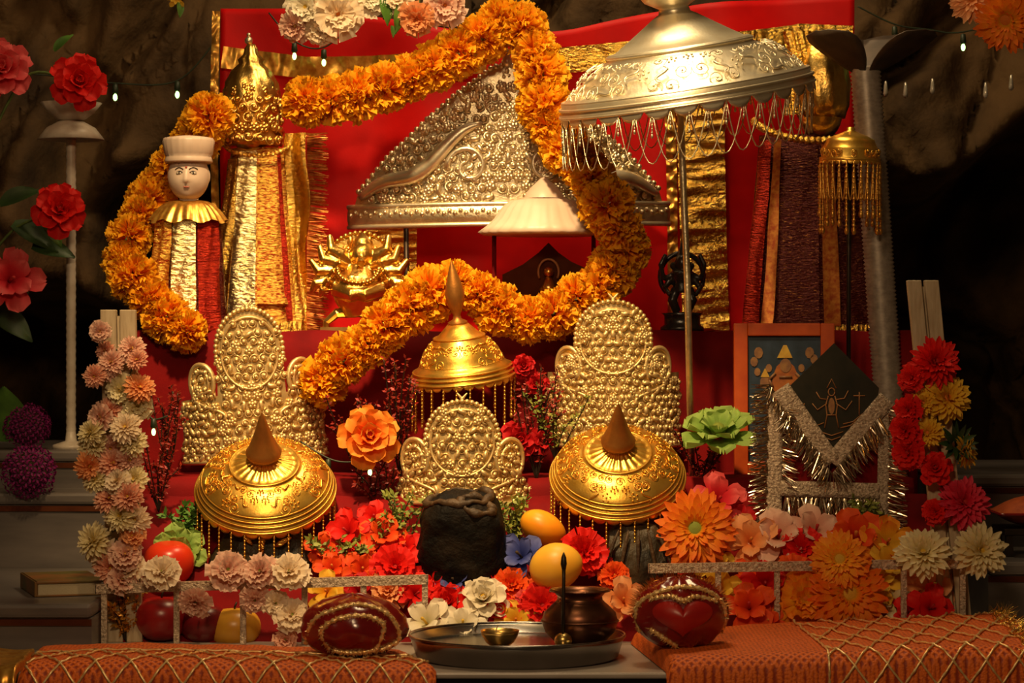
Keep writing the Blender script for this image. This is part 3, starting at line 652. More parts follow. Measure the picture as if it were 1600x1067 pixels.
# great silver umbrella
SIL = [(.985, -.02), (1.0, -.02), (1.0, .01), (.985, .02), (.99, .04), (.975, .055), (.98, .085), (.955, .10), (.93, .115), (.90, .135), (.82, .20), (.72, .265), (.64, .32), (.57, .365), (.565, .40), (.545, .41), (.52, .405), (.40, .48), (.28, .56), (.17, .635), (.125, .66), (.115, .70), (.14, .715), (.22, .76), (.26, .82), (.25, .88), (.20, .94), (.12, .99), (.0, 1.0)]
base = P(1081, 747, .44); topp = P(1062, 150, .44)
umbrella(1073, 152, .44, 201, 'great silver umbrella with beaded fringe on a thin pole', .13, -.155, SIL, M['silver_fine'], None, None, 44, 34, ([base, P(1074, 440, .44), topp, P(1052, 70, .44)], .0062, M['silver']), ((.92, .12), (.58, .36)), None, True, M['silver'], swag=80, swn=2, crad=1.0, relief_step=26, rel_r=1.0, rings=((1.0, -.012, .010), (.99, .045, .012), (.965, .095, .010), (.565, .385, .014)))
# small gold umbrella at the right
SMALL = [(.9, 0), (1.0, -.01), (1.0, .10), (.93, .14), (.94, .40), (.88, .46), (.80, .62), (.78, .70), (.55, .82), (.3, .92), (.12, 1.0), (.12, 1.1), (0, 1.12)]
umbrella(1328, 252, .52, 48, 'small gold umbrella with long fringe before the ribbed column', .06, .02, SMALL, M['gold'], None, None, 26, 96, ([P(1328, 235, .52), P(1326, 420, .53), P(1326, 747, .53)], .004, M['iron']), ((.94, .16), (.94, .38)), None, True, M['fringe'], crad=1.6, swag=60)
# white marble canopy hung over the tiny shrine
d = .66; s = S(d)
t = thing('white_canopy', 'white scalloped stone canopy with a pointed knob before the silver crown', 'canopy', P(850, 368, d))
mb = MB(); fl = lambda i, a, r, z: (r * (1 + (.07 * abs(math.sin(a * 13)) if 2 <= i <= 6 else 0)), z)
mb.lathe([(0, 2 * s), (94 * s, 0), (98 * s, 5 * s), (86 * s, 14 * s), (74 * s, 26 * s), (64 * s, 42 * s), (52 * s, 54 * s), (40 * s, 56 * s), (30 * s, 60 * s)], 80, flute=fl, sq=.8); mb.build('canopy_roof', M['marble_white'], t)
mb = MB(); mb.lathe([(32 * s, 58 * s), (29 * s, 66 * s), (20 * s, 76 * s), (11 * s, 84 * s), (6 * s, 89 * s), (0, 92 * s)], 28); mb.build('knob', M['marble_white'], t)
for sx in (-1, 1):
    mb = MB(); mb.tube([(sx * 78 * s, .02, 3 * s), (sx * 78 * s, .02, Z(517, .6) - t.location.z)], .004, 8); mb.build('canopy_post', M['maroon_cloth'], t)
t = thing('niche_panel', 'dark brown peaked panel with a tiny seated idol under the white canopy', 'panel', P(857, 517, .70))
s = S(.70); mb = MB(); pts = [(-72, 0), (-72, 88), (-40, 104), (-16, 122), (0, 138), (16, 122), (36, 108), (72, 92), (72, 0)]
n = len(pts)
for y in (0, .012):
    for x, z in pts: mb.v.append((x * s, y, z * s)); mb.t.append(0)
mb.f = [tuple(range(n)), tuple(range(2 * n - 1, n - 1, -1))] + [(i, (i + 1) % n, n + (i + 1) % n, n + i) for i in range(n)]
mb.build('panel_board', M['brown_panel'], t, smooth=False)
mb = MB(); mb.ball((0, -.012, 92 * s), 8 * s, 10, 8); mb.tube([(0, -.012, 84 * s), (0, -.012, 70 * s), (0, -.012, 60 * s)], [5 * s, 11 * s, 14 * s], 10); mb.ball((0, -.012, 64 * s), 15 * s, 12, 8, (1, .6, .5)); mb.build('seated_figure', M['gilt'], t)
mb = MB(); mb.tube([(16 * s * math.cos(a * PI / 12), -.006, 92 * s + 20 * s * math.sin(a * PI / 12)) for a in range(-2, 15)], 2 * s, 6); mb.build('halo_arch', M['pic_line'], t)

# ------------------------------------------------------------------ marigold garland
def smooth(pts, n):
    out = []; m = len(pts)
    def cr(a, b, c, d, t): return .5 * ((2 * b) + (c - a) * t + (2 * a - 5 * b + 4 * c - d) * t * t + (3 * b - a - 3 * c + d) * t ** 3)
    for i in range(m - 1):
        p0, p1, p2, p3 = pts[max(0, i - 1)], pts[i], pts[i + 1], pts[min(m - 1, i + 2)]
        for k in range(n): out.append(Vector([cr(p0[j], p1[j], p2[j], p3[j], k / n) for j in range(3)]))
    out.append(Vector(pts[-1])); return out
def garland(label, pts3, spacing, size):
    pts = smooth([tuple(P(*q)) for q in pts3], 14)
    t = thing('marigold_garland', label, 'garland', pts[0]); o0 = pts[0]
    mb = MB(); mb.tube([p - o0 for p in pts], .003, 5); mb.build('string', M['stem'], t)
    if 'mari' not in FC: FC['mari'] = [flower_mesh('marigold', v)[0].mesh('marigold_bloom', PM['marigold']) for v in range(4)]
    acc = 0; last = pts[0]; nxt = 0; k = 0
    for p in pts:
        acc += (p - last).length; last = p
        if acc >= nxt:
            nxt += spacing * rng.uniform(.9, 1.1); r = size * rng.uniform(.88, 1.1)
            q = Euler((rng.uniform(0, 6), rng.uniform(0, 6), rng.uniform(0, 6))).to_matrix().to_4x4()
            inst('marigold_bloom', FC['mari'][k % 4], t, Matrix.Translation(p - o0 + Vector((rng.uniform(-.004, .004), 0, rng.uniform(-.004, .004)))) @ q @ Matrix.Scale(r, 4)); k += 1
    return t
garland('long orange marigold garland looped over the idols, crown and canopy', [
    (505, 592, .50), (545, 560, .49), (600, 515, .49), (645, 478, .50), (690, 448, .52), (735, 452, .52), (790, 492, .52), (850, 495, .53), (900, 468, .55), (945, 440, .58), (975, 400, .58), (968, 350, .55), (945, 318, .53), (925, 275, .55), (890, 235, .60), (860, 190, .62), (850, 140, .64), (835, 85, .66), (795, 30, .68), (745, 68, .66), (700, 95, .65), (630, 125, .64), (545, 150, .63), (475, 160, .62)], .049, .047)
garland('shorter orange marigold garland around the white faced idol at left', [
    (330, 185, .66), (312, 212, .70), (262, 270, .745), (238, 310, .73), (212, 350, .67), (190, 395, .65), (212, 440, .62), (245, 480, .60), (280, 515, .58), (318, 530, .57)], .047, .044)

# ------------------------------------------------------------------ idols
def robe(mb, z0, z1, r0, r1, a0, a1, off, nu, nv, wr=.003, ph=0, sq=.6):
    def fn(u, v):
        a = a0 + (a1 - a0) * u; r = r0 + (r1 - r0) * v ** .8 + off + wr * math.sin(a * 14 + ph + 2 * math.sin(v * 5)) * (1 - .5 * v)
        return (r * math.sin(a), -r * sq * math.cos(a), z0 + (z1 - z0) * v)
    return mb.grid(fn, nu, nv)
def fringe_mb(p0, p1, dirv, L, n, wd, R, jit=.25, spread=.0):
    mb = MB(); p0, p1, dirv = Vector(p0), Vector(p1), Vector(dirv).normalized(); ax = (p1 - p0).normalized()
    for k in range(n):
        p = p0.lerp(p1, (k + .5) / n); dd = (dirv + Vector((R.uniform(-jit, jit), R.uniform(-jit, jit), R.uniform(-jit, jit))) * .6).normalized(); l = L * R.uniform(.75, 1.1)
        b = len(mb.v); m2 = p + dd * l * .5 + Vector((0, -R.uniform(0, .15) * l, 0)); e = p + dd * l; tw = (ax + Vector((0, R.uniform(-.8, .8), 0))).normalized() * wd
        for q, ww in ((p, 1), (m2, 1), (e, .7)):
            mb.v += [tuple(q - tw * .5 * ww), tuple(q + tw * .5 * ww)]; mb.t += [0, 0]
        mb.f += [(b, b + 1, b + 3, b + 2), (b + 2, b + 3, b + 5, b + 4)]
    return mb
RF = random.Random(5)
zt = Z(517, .60)
# tall robed idol, left
d = .78; s = S(d); t = thing('robed_idol', 'tall idol at left in red and gold robe with a gilt spire crown', 'idol', (P(405, 0, d).x, d, zt))
H = Z(232, d) - zt
mb = MB(); robe(mb, 0, H, 82 * s, 46 * s, -PI, PI, -.004, 60, 20); mb.build('under_robe', M['brocade'], t)
mb = MB(); robe(mb, .01, H * .98, 82 * s, 46 * s, -.62, -.02, .004, 14, 30, .002, 0); mb.build('pale_gold_band', M['foil_pale'], t)
mb = MB(); robe(mb, .0, H * .94, 82 * s, 46 * s, -1.3, -.66, .004, 14, 30, .004, 1); mb.build('gold_panel', M['foil'], t)
mb = MB(); robe(mb, .05, H * .9, 82 * s, 46 * s, .02, .62, .004, 14, 30, .004, 1); mb.build('brocade_panel', M['brocade'], t)
mb = MB(); robe(mb, .02, H * .98, 84 * s, 50 * s, .57, .70, .006, 6, 30, .002, 2); mb.build('red_strip', M['red_foil'], t)
mb = MB(); robe(mb, .02, H * 1.0, 88 * s, 60 * s, .72, .90, .006, 6, 30, .003, 2); mb.build('gold_braid', M['foil'], t)
mb = MB(); mb.grid(lambda u, v: ((44 + 34 * u + 4 * math.sin(v * 12)) * s, -.022 - .01 * math.sin(u * 6 + v * 3), v * H * 1.08), 10, 24); mb.build('shawl', M['foil'], t)
mb = MB()
for k in range(9): mb.add(fringe_mb((76 * s, -.024, k / 9 * H * 1.08), (76 * s, -.024, (k + 1) / 9 * H * 1.08), (1, -.1, -.1), 32 * s, 34, .0022, RF, .25))
o = mb.build('shawl_fringe', M['fringe_red'], t); o['kind'] = 'stuff'
o = fringe_mb((-80 * s, -.045, .012), (70 * s, -.05, .02), (0, -.3, -1), 26 * s, 70, .003, RF, .4).build('hem_fringe', M['foil'], t); o['kind'] = 'stuff'
mb = MB()
for k in range(22):
    a = PI * (k / 21); mb.ball((-50 * s * math.cos(a), -.03 - .022 * math.sin(a), H + 6 * s - 20 * s * math.sin(a)), 4 * s, 8, 6)
mb.build('bead_necklace', M['foil'], t)
mb = MB(); mb.ball((-12 * s, -.01, H + 30 * s), 34 * s, 20, 14, (.95, .9, 1.15)); mb.build('head', M['gilt'], t)
mb = MB(); fl = lambda i, a, r, z: (r * (1 + .07 * math.sin(a * 9 + z * 60)), z)
mb.lathe([(0, 0), (44 * s, 0), (46 * s, 12 * s), (40 * s, 22 * s), (43 * s, 50 * s), (45 * s, 78 * s), (40 * s, 98 * s), (30 * s, 116 * s), (18 * s, 128 * s), (20 * s, 134 * s), (12 * s, 142 * s), (10 * s, 152 * s), (6 * s, 158 * s), (0, 160 * s)], 48, c=(-12 * s, -.005, H + 4 * s), flute=fl)
def mpc(x, y, h):
    a = x / 45 - PI / 2; rr = (46 - max(0, y - 60) * .28) * s + h; return Vector((-12 * s + rr * math.cos(a), -.005 + rr * math.sin(a), H + 4 * s + y * s))
scroll_fill(mb, lambda x, y: x < 110 and y < 104, 110, 8, 104, 17, mpc, random.Random(2), 2.0 * s, 2.5 * s)
mb.build('spire_headdress', M['gilt'], t)
mb = MB(); mb.ball((-16 * s, -.005, H + 168 * s), 6.5 * s, 10, 8); mb.ball((-16 * s, -.005, H + 177 * s), 3.4 * s, 8, 6); mb.build('crown_knob', M['silver'], t)
# white faced idol
d = .645; s = S(d); t = thing('white_faced_idol', 'small idol with white marble face, white cap and gold collar at far left', 'idol', (P(294, 0, d).x, d, zt))
H = Z(316, d) - zt
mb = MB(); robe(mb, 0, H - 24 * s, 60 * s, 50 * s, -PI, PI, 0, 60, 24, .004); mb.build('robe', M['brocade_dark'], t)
mb = MB(); robe(mb, .0, H - 26 * s, 60 * s, 50 * s, -.38, .28, .006, 14, 30, .003, 0); mb.build('gold_band', M['foil_pale'], t)
mb = MB(); robe(mb, .0, H - 26 * s, 60 * s, 50 * s, .34, 1.1, .005, 14, 30, .003, 0); mb.build('red_panel', M['red_foil'], t)
mb = MB(); robe(mb, .0, H - 26 * s, 60 * s, 50 * s, -1.35, -.44, .004, 14, 30, .005, 0); mb.build('maroon_panel', M['brocade'], t)
mb = MB()
def col_fn(u, v):
    a = u * 2 * PI; r = (20 + 41 * v ** .75 + 2.2 * math.sin(a * 22) * v) * s; return (r * math.sin(a), -r * .68 * math.cos(a), H + (3 - 34 * v ** 1.5 + 3 * math.sin(a * 9 + 1) * v) * s)
mb.grid(col_fn, 150, 6, cu=True); mb.build('pleated_collar', M['fringe'], t)
def headfn(dv):
    x, y, z = dv; k = 1.0; f = max(0, -y)
    g = lambda cx, cz, sx, sz: math.exp(-((x - cx) / sx) ** 2 - ((z - cz) / sz) ** 2) * f
    k += .17 * g(0, -.08, .085, .22) + .09 * g(0, -.20, .14, .08)       # nose
    k += -.06 * g(.33, .08, .16, .10) - .06 * g(-.33, .08, .16, .10)     # eye sockets
    k += .035 * g(.33, .07, .11, .06) + .035 * g(-.33, .07, .11, .06)    # eyelids
    k += .03 * g(0, -.44, .19, .05) + .025 * g(0, -.54, .16, .05) - .03 * g(0, -.49, .2, .025)
    k += .06 * g(0, -.78, .24, .12) + .04 * g(.42, -.25, .22, .22) + .04 * g(-.42, -.25, .22, .22)
    return k
hc = Vector((2 * s, -.012, H + 40 * s))
mb = MB(); mb.ball(hc, 31 * s, 56, 44, (1.04, 1.0, 1.24), headfn); mb.tube([hc + Vector((0, .006, -30 * s)), hc + Vector((0, .006, -54 * s))], 15 * s, 14)
for sx in (-1, 1): mb.ball(hc + Vector((sx * 30 * s, .004, 0)), 7 * s, 10, 8, (.5, .8, 1.5))
hd = mb.build('head', M['marble_white'], t)
def onface(x, z, e=.0):                                     # point on the face surface
    dx, dz = x, z; dy = -math.sqrt(max(.02, 1 - dx * dx - dz * dz)); v = Vector((dx, dy, dz)); k = headfn(v) + e
    return hc + Vector((v.x * 31 * s * 1.04 * k, v.y * 31 * s * k, v.z * 31 * s * 1.24 * k))
for sx in (-1, 1):
    mb = MB(); mb.ball(onface(sx * .33, .08, -.02), 5.4 * s, 12, 8, (1.1, .45, .45)); e = mb.build('eye', M['white_paint'], hd)
    mb = MB(); mb.ball(onface(sx * .33, .08, .035), 1.9 * s, 8, 6, (1, .5, 1)); mb.build('iris', M['black_paint'], hd)
    mb = MB(); mb.tube([onface(sx * (.17 + .05 * k), .10 + .055 * math.sin(k / 6 * PI), .035) for k in range(7)], .7 * s, 5); mb.build('eyelid', M['black_paint'], hd)
    mb = MB(); mb.tube([onface(sx * (.14 + .065 * k), .22 + .08 * math.sin(k / 6 * PI), .02) for k in range(7)], .8 * s, 5); mb.build('eyebrow', M['black_paint'], hd)
mb = MB(); mb.tube([onface(-.15 + .05 * k, -.47 + .02 * abs(k - 3) / 3, .02) for k in range(7)], [.3 * s, .7 * s, 1.0 * s, .9 * s, 1.0 * s, .7 * s, .3 * s], 6); mb.build('lips', M['lip'], hd)
mb = MB(); mb.ball(onface(0, .30, .01), 1.9 * s, 8, 6, (1, .5, 1.2)); mb.build('forehead_dot', M['lip'], hd)
mb = MB(); fl = lambda i, a, r, z: (r * (1 + (.05 * abs(math.sin(a * 11)) if 5 <= i <= 8 else 0)), z)
mb.lathe([(0, 8 * s), (33 * s, 4 * s), (36 * s, 0), (37.5 * s, 3 * s), (36 * s, 8 * s), (34 * s, 11 * s), (36 * s, 14 * s), (39 * s, 34 * s), (37 * s, 39 * s), (20 * s, 42 * s), (0, 44 * s)], 60, c=(hc.x, hc.y, hc.z + 20 * s), flute=fl); mb.build('cap', M['marble_white'], t)
# right idol
d = .76; s = S(d); t = thing('robed_idol', 'right idol in shaded maroon robe with gold bands behind the silver umbrella', 'idol', (P(1268, 0, d).x, d, zt))
H = Z(212, d) - zt
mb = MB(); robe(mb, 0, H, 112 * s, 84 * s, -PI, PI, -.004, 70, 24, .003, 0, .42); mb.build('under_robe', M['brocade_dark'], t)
for a0, a1, mt, nm in ((-.78, -.60, 'fringe_red', 'gold_band'), (.12, .36, 'fringe_red', 'gold_band'), (.95, 1.25, 'fringe', 'gold_band'), (-1.25, -.84, 'red_foil', 'red_panel'), (-.52, .06, 'brocade_dark', 'maroon_panel'), (.42, .9, 'brocade_dark', 'maroon_panel')):  # duller thread on the gold bands puts the umbrella's shade into their colour
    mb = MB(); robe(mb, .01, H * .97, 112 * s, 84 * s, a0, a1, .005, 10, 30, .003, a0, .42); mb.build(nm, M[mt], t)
o = fringe_mb((-100 * s, -.05, .012), (100 * s, -.05, .012), (0, -.3, -1), 16 * s, 90, .003, RF, .4).build('hem_fringe', M['foil'], t); o['kind'] = 'stuff'
mb = MB()
for k in range(34):
    a = PI * (k / 33); mb.ball((-92 * s * math.cos(a), -.035 - .03 * math.sin(a), H + 12 * s - 16 * s * math.sin(a) + 8 * s * math.cos(a * 2)), 6.5 * s, 8, 6)
mb.build('bead_necklace', M['foil'], t)
mb = MB(); mb.ball((12 * s, -.02, H + 34 * s), 36 * s, 20, 14, (.95, .85, 1.2)); mb.build('head', M['gilt'], t)
mb = MB(); fl = lambda i, a, r, z: (r * (1 + .05 * math.sin(a * 10 + z * 40)), z)
mb.lathe([(0, 0), (36 * s, 0), (42 * s, 20 * s), (44 * s, 50 * s), (40 * s, 80 * s), (33 * s, 104 * s), (20 * s, 122 * s), (8 * s, 134 * s), (0, 138 * s)], 48, c=(14 * s, -.015, H + 26 * s), flute=fl); mb.build('bulb_headdress', M['gilt'], t)
mb = MB(); mb.grid(lambda u, v: ((-48 + 50 * u + 8 * math.sin(v * 3)) * s, -.025 - .02 * math.sin(u * 3) + .004 * math.sin(u * 30 + v * 8), H + (30 + 130 * v) * s), 20, 20); mb.build('gold_veil', M['foil'], t)

def remeshed(mb, name, m, parent, vox):
    o = mb.build(name, m, parent); r = o.modifiers.new('remesh', 'REMESH'); r.mode = 'VOXEL'; r.voxel_size = vox; r.use_smooth_shade = True
    sm = o.modifiers.new('smooth', 'SMOOTH'); sm.iterations = 2; sm.factor = .5
    return o
# gilt many armed figure on arched pedestal
d = .68; s = S(d); t = thing('gilt_figurine', 'gilt many armed figurine with raised curling arms left of the bell umbrella', 'figurine', (P(562, 0, d).x, d, zt))
mb = MB(); mb.tube([(-2 * s, 0, 22 * s), (-4 * s, 0, 46 * s), (-4 * s, 0, 66 * s), (0, 0, 84 * s), (0, 0, 100 * s), (0, 0, 112 * s)], [20 * s, 34 * s, 44 * s, 40 * s, 26 * s, 14 * s], 18)
mb.ball((4 * s, -.014, 118 * s), 20 * s, 16, 12, (1, .95, 1.0)); mb.tube([(4 * s, -.006, 128 * s), (4 * s, -.004, 142 * s), (4 * s, 0, 154 * s)], [18 * s, 13 * s, 3 * s], 12)
mb.tube([(4 * s, -.03, 114 * s), (4 * s, -.042, 104 * s)], [6 * s, 8 * s], 8)
for sx in (-1, 1):
    for z, e1, e2, e3 in ((98, (38, 108), (56, 112), (62, 134)), (92, (44, 94), (64, 94), (76, 112)), (82, (46, 76), (68, 74), (74, 60)), (102, (30, 120), (44, 128), (46, 150))):
        mb.tube([(sx * 12 * s, -.004, z * s), (sx * e1[0] * s, -.016, e1[1] * s), (sx * e2[0] * s, -.022, e2[1] * s), (sx * e3[0] * s, -.018, e3[1] * s)], [15 * s, 12 * s, 9 * s, 4.5 * s], 8)
    mb.tube([(sx * 34 * s, -.02, 66 * s), (sx * 8 * s, -.046, 56 * s), (-sx * 14 * s, -.046, 62 * s)], [15 * s, 12 * s, 6 * s], 8)
    for k in range(4):
        a = k * .7; mb.tube([(sx * (20 + 9 * k) * s, -.026, (100 - 12 * k) * s), (sx * (30 + 9 * k) * s, -.036, (106 - 14 * k) * s), (sx * (36 + 8 * k) * s, -.03, (98 - 15 * k) * s)], [4 * s, 6 * s, 3 * s], 7)
remeshed(mb, 'body', M['gilt'], t, .002)
mb = MB(); fm = lambda x, y, h: Vector((x * s, .012 - h, (102 + y) * s))
mb.grid(lambda u, v: (54 * s * v * math.cos(u * 2 * PI), .012 + .004 * (u > .5), (102 + 52 * v * math.sin(u * 2 * PI)) * s), 40, 4, cu=True)
scroll_fill(mb, lambda x, y: x * x + y * y < 2300, 50, -48, 48, 16, fm, random.Random(6), 2.2 * s, 3 * s)
for k in range(44): mb.ball((54 * s * math.cos(2 * PI * k / 44), .008, (102 + 52 * math.sin(2 * PI * k / 44)) * s), 4 * s, 7, 5)
mb.build('halo_disc', M['gilt'], t)
mb = MB()
for k in range(18):
    a = PI * (k / 17); mb.ball((-32 * s * math.cos(a), -.042 - .008 * math.sin(a), (96 - 22 * math.sin(a)) * s), 3.8 * s, 7, 5)
mb.build('necklace', M['gilt'], t)
mb = MB(); mb.tube([(-52 * s, 0, 0), (-52 * s, 0, 14 * s), (-36 * s, 0, 28 * s), (-6 * s, 0, 30 * s)], [6 * s, 6 * s, 8 * s, 9 * s], 8); mb.tube([(46 * s, 0, 0), (46 * s, 0, 14 * s), (30 * s, 0, 28 * s), (0, 0, 30 * s)], [6 * s, 6 * s, 8 * s, 9 * s], 8)
mb.box((-60 * s, -.03, 0), (56 * s, .03, 6 * s)); mb.build('arched_pedestal', M['brass'], t, smooth=False)
# black idol
d = .66; s = S(d); t = thing('black_idol', 'small black stone idol with raised arms behind the thin silver pole', 'idol', (P(1066, 0, d).x, d, zt))
mb = MB(); mb.lathe([(0, 0), (34 * s, 0), (34 * s, 6 * s), (28 * s, 10 * s), (28 * s, 24 * s), (33 * s, 28 * s), (0, 30 * s)], 20, sq=.7); mb.build('pedestal', M['black_idol'], t)
mb = MB()
for sx in (-1, 1):
    mb.tube([(sx * 8 * s, 0, 30 * s), (sx * 16 * s, -.006, 48 * s), (sx * 10 * s, 0, 64 * s)], [7 * s, 8 * s, 9 * s], 8)
    mb.tube([(sx * 14 * s, 0, 88 * s), (sx * 30 * s, -.004, 82 * s), (sx * 34 * s, -.01, 104 * s), (sx * 26 * s, -.008, 120 * s)], [6 * s, 5 * s, 4.5 * s, 3.5 * s], 8)
    mb.tube([(sx * 14 * s, 0, 84 * s), (sx * 28 * s, -.004, 68 * s), (sx * 20 * s, -.02, 56 * s)], [6 * s, 5 * s, 4 * s], 8)
    mb.ball((sx * 14 * s, 0, 102 * s), 6 * s, 8, 6)
mb.tube([(0, 0, 60 * s), (0, 0, 76 * s), (0, 0, 92 * s), (0, 0, 98 * s)], [15 * s, 14 * s, 18 * s, 7 * s], 14)
mb.ball((0, -.004, 106 * s), 12 * s, 14, 10, (1, 1, 1.15)); mb.tube([(0, 0, 114 * s), (0, 0, 126 * s), (0, 0, 140 * s)], [10 * s, 6 * s, 2 * s], 10)
remeshed(mb, 'body', M['black_idol'], t, .0022)
mb = MB(); mb.tube([(34 * s * math.cos(PI * (-.25 + 1.5 * k / 24)), .012, 86 * s + 36 * s * math.sin(PI * (-.25 + 1.5 * k / 24))) for k in range(25)], 4 * s, 8); mb.build('halo_arch', M['black_idol'], t)

# ------------------------------------------------------------------ holy stones
def stone(px, py_base, d, w, h, label, m, seed, top=None, sq=.8):
    s = S(d); t = thing('holy_stone', label, 'stone', P(px, py_base, d))
    def fn(dv):
        n = noise.fractal(Vector((dv.x * 1.8 + seed, dv.y * 1.8, dv.z * 1.8)), 1, 2, 4); return 1 + .10 * n
    mb = MB()
    def g(u, v):
        a = u * 2 * PI; b = (v - .5) * PI; e = .62
        cx = math.copysign(abs(math.cos(a)) ** e, math.cos(a)); sy = math.copysign(abs(math.sin(a)) ** e, math.sin(a)); cb = math.cos(b) ** (.45 if top else .7); sz = math.copysign(abs(math.sin(b)) ** .7, math.sin(b))
        dv = Vector((cx * cb, sy * cb, sz)); k = fn(dv); taper = 1 - .12 * sz * (1 if top else 2.0)
        return (dv.x * w / 2 * s * k * taper, dv.y * w / 2 * s * sq * k * taper, h / 2 * s + dv.z * h / 2 * s * k)
    mb.grid(g, 60, 40, cu=True); mb.build('stone_body', m, t); body = list(mb.v)
    if top:
        mb = MB()
        for cx, cy, rx, ry, hz in ((-4, 4, 48, 38, 1), (24, -26, 24, 16, 1)):
            n = 40
            pts = []
            for k in range(n):
                x = cx * s + rx * s * math.cos(2 * PI * k / n) * (1 + .06 * math.sin(k * 1.3)); y = cy * s + ry * s * math.sin(2 * PI * k / n)
                q = min((v for v in body if v[2] > h * .5 * s), key=lambda v: (v[0] - x) ** 2 + (v[1] - y) ** 2); pts.append((x, y, q[2] + 1.5 * s))
            mb.tube(pts, [(5.5 + 2.2 * math.sin(k * .7)) * s for k in range(n)], 8, closed=True)
        mb.build('stone_ridge', M['stone_rim'], t)
    return t
t = stone(722, 916, .235, 138, 152, 'black square holy stone with brown ridged top in the centre', M['stone'], 3, True)
t.rotation_euler = (.30, 0, .0)
t = stone(412, 905, .27, 150, 92, 'left grey holy stone with gold paint marks under the left umbrella', M['stone_grey'], 9, None, .55); s = S(.27)
for x, z, l, a in ((-20, 66, 22, .9), (2, 58, 30, 1.55), (34, 62, 30, -.5)):
    mb = MB(); mb.tube([(x * s + math.cos(a) * k * l / 6 * s, -150 / 2 * .55 * s * 1.10, z * s - math.sin(a) * k * l / 6 * s) for k in range(-3, 4)], [1 * s, 4 * s, 6 * s, 5 * s, 4 * s, 3 * s, 1 * s], 6); mb.build('gold_mark', M['foil'], t)
t = stone(995, 925, .25, 122, 112, 'right dark grooved holy stone under the right umbrella', M['stone_grey'], 15, None, .7)
o = t.children[0]; me = o.data
for v in me.vertices:
    a = math.atan2(v.co.x, v.co.z); k = 1 + .045 * math.sin(a * 16 + v.co.z * 40); v.co.x *= k; v.co.y *= k
mb = MB(); s = S(.25)
for k in range(5):
    mb.tube([((-30 + k * 15) * s + i * (k - 2) * 3.0 * s, (-46 + abs(i - 3) * 1.0) * s, (100 - i * 15) * s) for i in range(6)], [1.2 * s, 3 * s, 3.5 * s, 3 * s, 2.4 * s, 1 * s], 6)
mb.build('stone_groove_ridge', M['stone_rim'], t)

# ------------------------------------------------------------------ rails, boards, columns
def rail(p0, p1, posts, d, label, post_bottom=.515):
    s = S(d); a = P(p0[0], p0[1], d); b = P(p1[0], p1[1], d)
    t = thing('low_railing', label, 'railing', (a.x, a.y, post_bottom)); o = Vector(t.location)
    mb = MB(); hw = .0075
    def fn(u, v):
        p = a.lerp(b, u) - o; q = v * 2 * PI; return (p.x, p.y + .006 * math.copysign(1, math.cos(q + .78)), p.z + hw * math.copysign(1, math.sin(q + .78)))
    mb.grid(fn, 24, 4, cv=True); mb.box(a - o - Vector((.001, .006, hw)), a - o + Vector((.001, .006, hw))); mb.box(b - o - Vector((.001, .006, hw)), b - o + Vector((.001, .006, hw)))
    mb.build('top_rail', M['tape'], t, smooth=False)
    for px in posts:
        k = (px - p0[0]) / (p1[0] - p0[0]); p = a.lerp(b, k) - o; mb = MB(); mb.box((p.x - .0048, p.y - .004, 0), (p.x + .0048, p.y + .004, p.z - hw)); mb.build('post', M['tape'], t, smooth=False, bevel=.001)
rail((150, 920), (668, 905), (163, 276, 380, 476, 568, 664), .10, 'silver taped low railing at left with pink carnations')
rail((1014, 888), (1520, 880), (1122, 1214, 1412, 1504), .12, 'silver taped low railing at right before the orange flowers')
def board(px0, py0, px1, py1, d, wd, label):
    a = P(px0, py0, d); b = P(px1, py1, d); t = thing('slat_post', label, 'post', (a.x, a.y, .515)); L = (b - a); s = S(d)
    zb = .0
    for k in (-1, 1):
        mb = MB(); cx = k * wd * .27 * s; h = wd * .22 * s
        lo = Vector((cx, 0, 0)); hi = Vector((cx + L.x, 0, b.z - .515))
        b0 = len(mb.v)
        for q in (lo, hi):
            for dx, dy in ((-h, -.008), (h, -.008), (h, .008), (-h, .008)): mb.v.append((q.x + dx, dy, q.z)); mb.t.append(0)
        mb.f += [(0, 1, 2, 3), (7, 6, 5, 4)] + [(i, (i + 1) % 4, 4 + (i + 1) % 4, 4 + i) for i in range(4)]
        mb.build('slat', M['board'], t, smooth=False, bevel=.0015)
    mb = MB(); lo = Vector((0, 0, 0)); hi = Vector((L.x, 0, b.z - .525)); h = wd * .2 * s
    for q in (lo, hi):
        for dx, dy in ((-h, .004), (h, .004), (h, .012), (-h, .012)): mb.v.append((q.x + dx, dy, q.z)); mb.t.append(0)
    mb.f += [(0, 1, 2, 3), (7, 6, 5, 4)] + [(i, (i + 1) % 4, 4 + (i + 1) % 4, 4 + i) for i in range(4)]
    mb.build('back_slat', M['board'], t, smooth=False)
    return t
board(196, 960, 185, 484, .135, 56, 'cream slat post at left wound with pink and cream flowers')
board(1496, 960, 1441, 438, .15, 50, 'leaning cream slat post at right with red and yellow flowers')
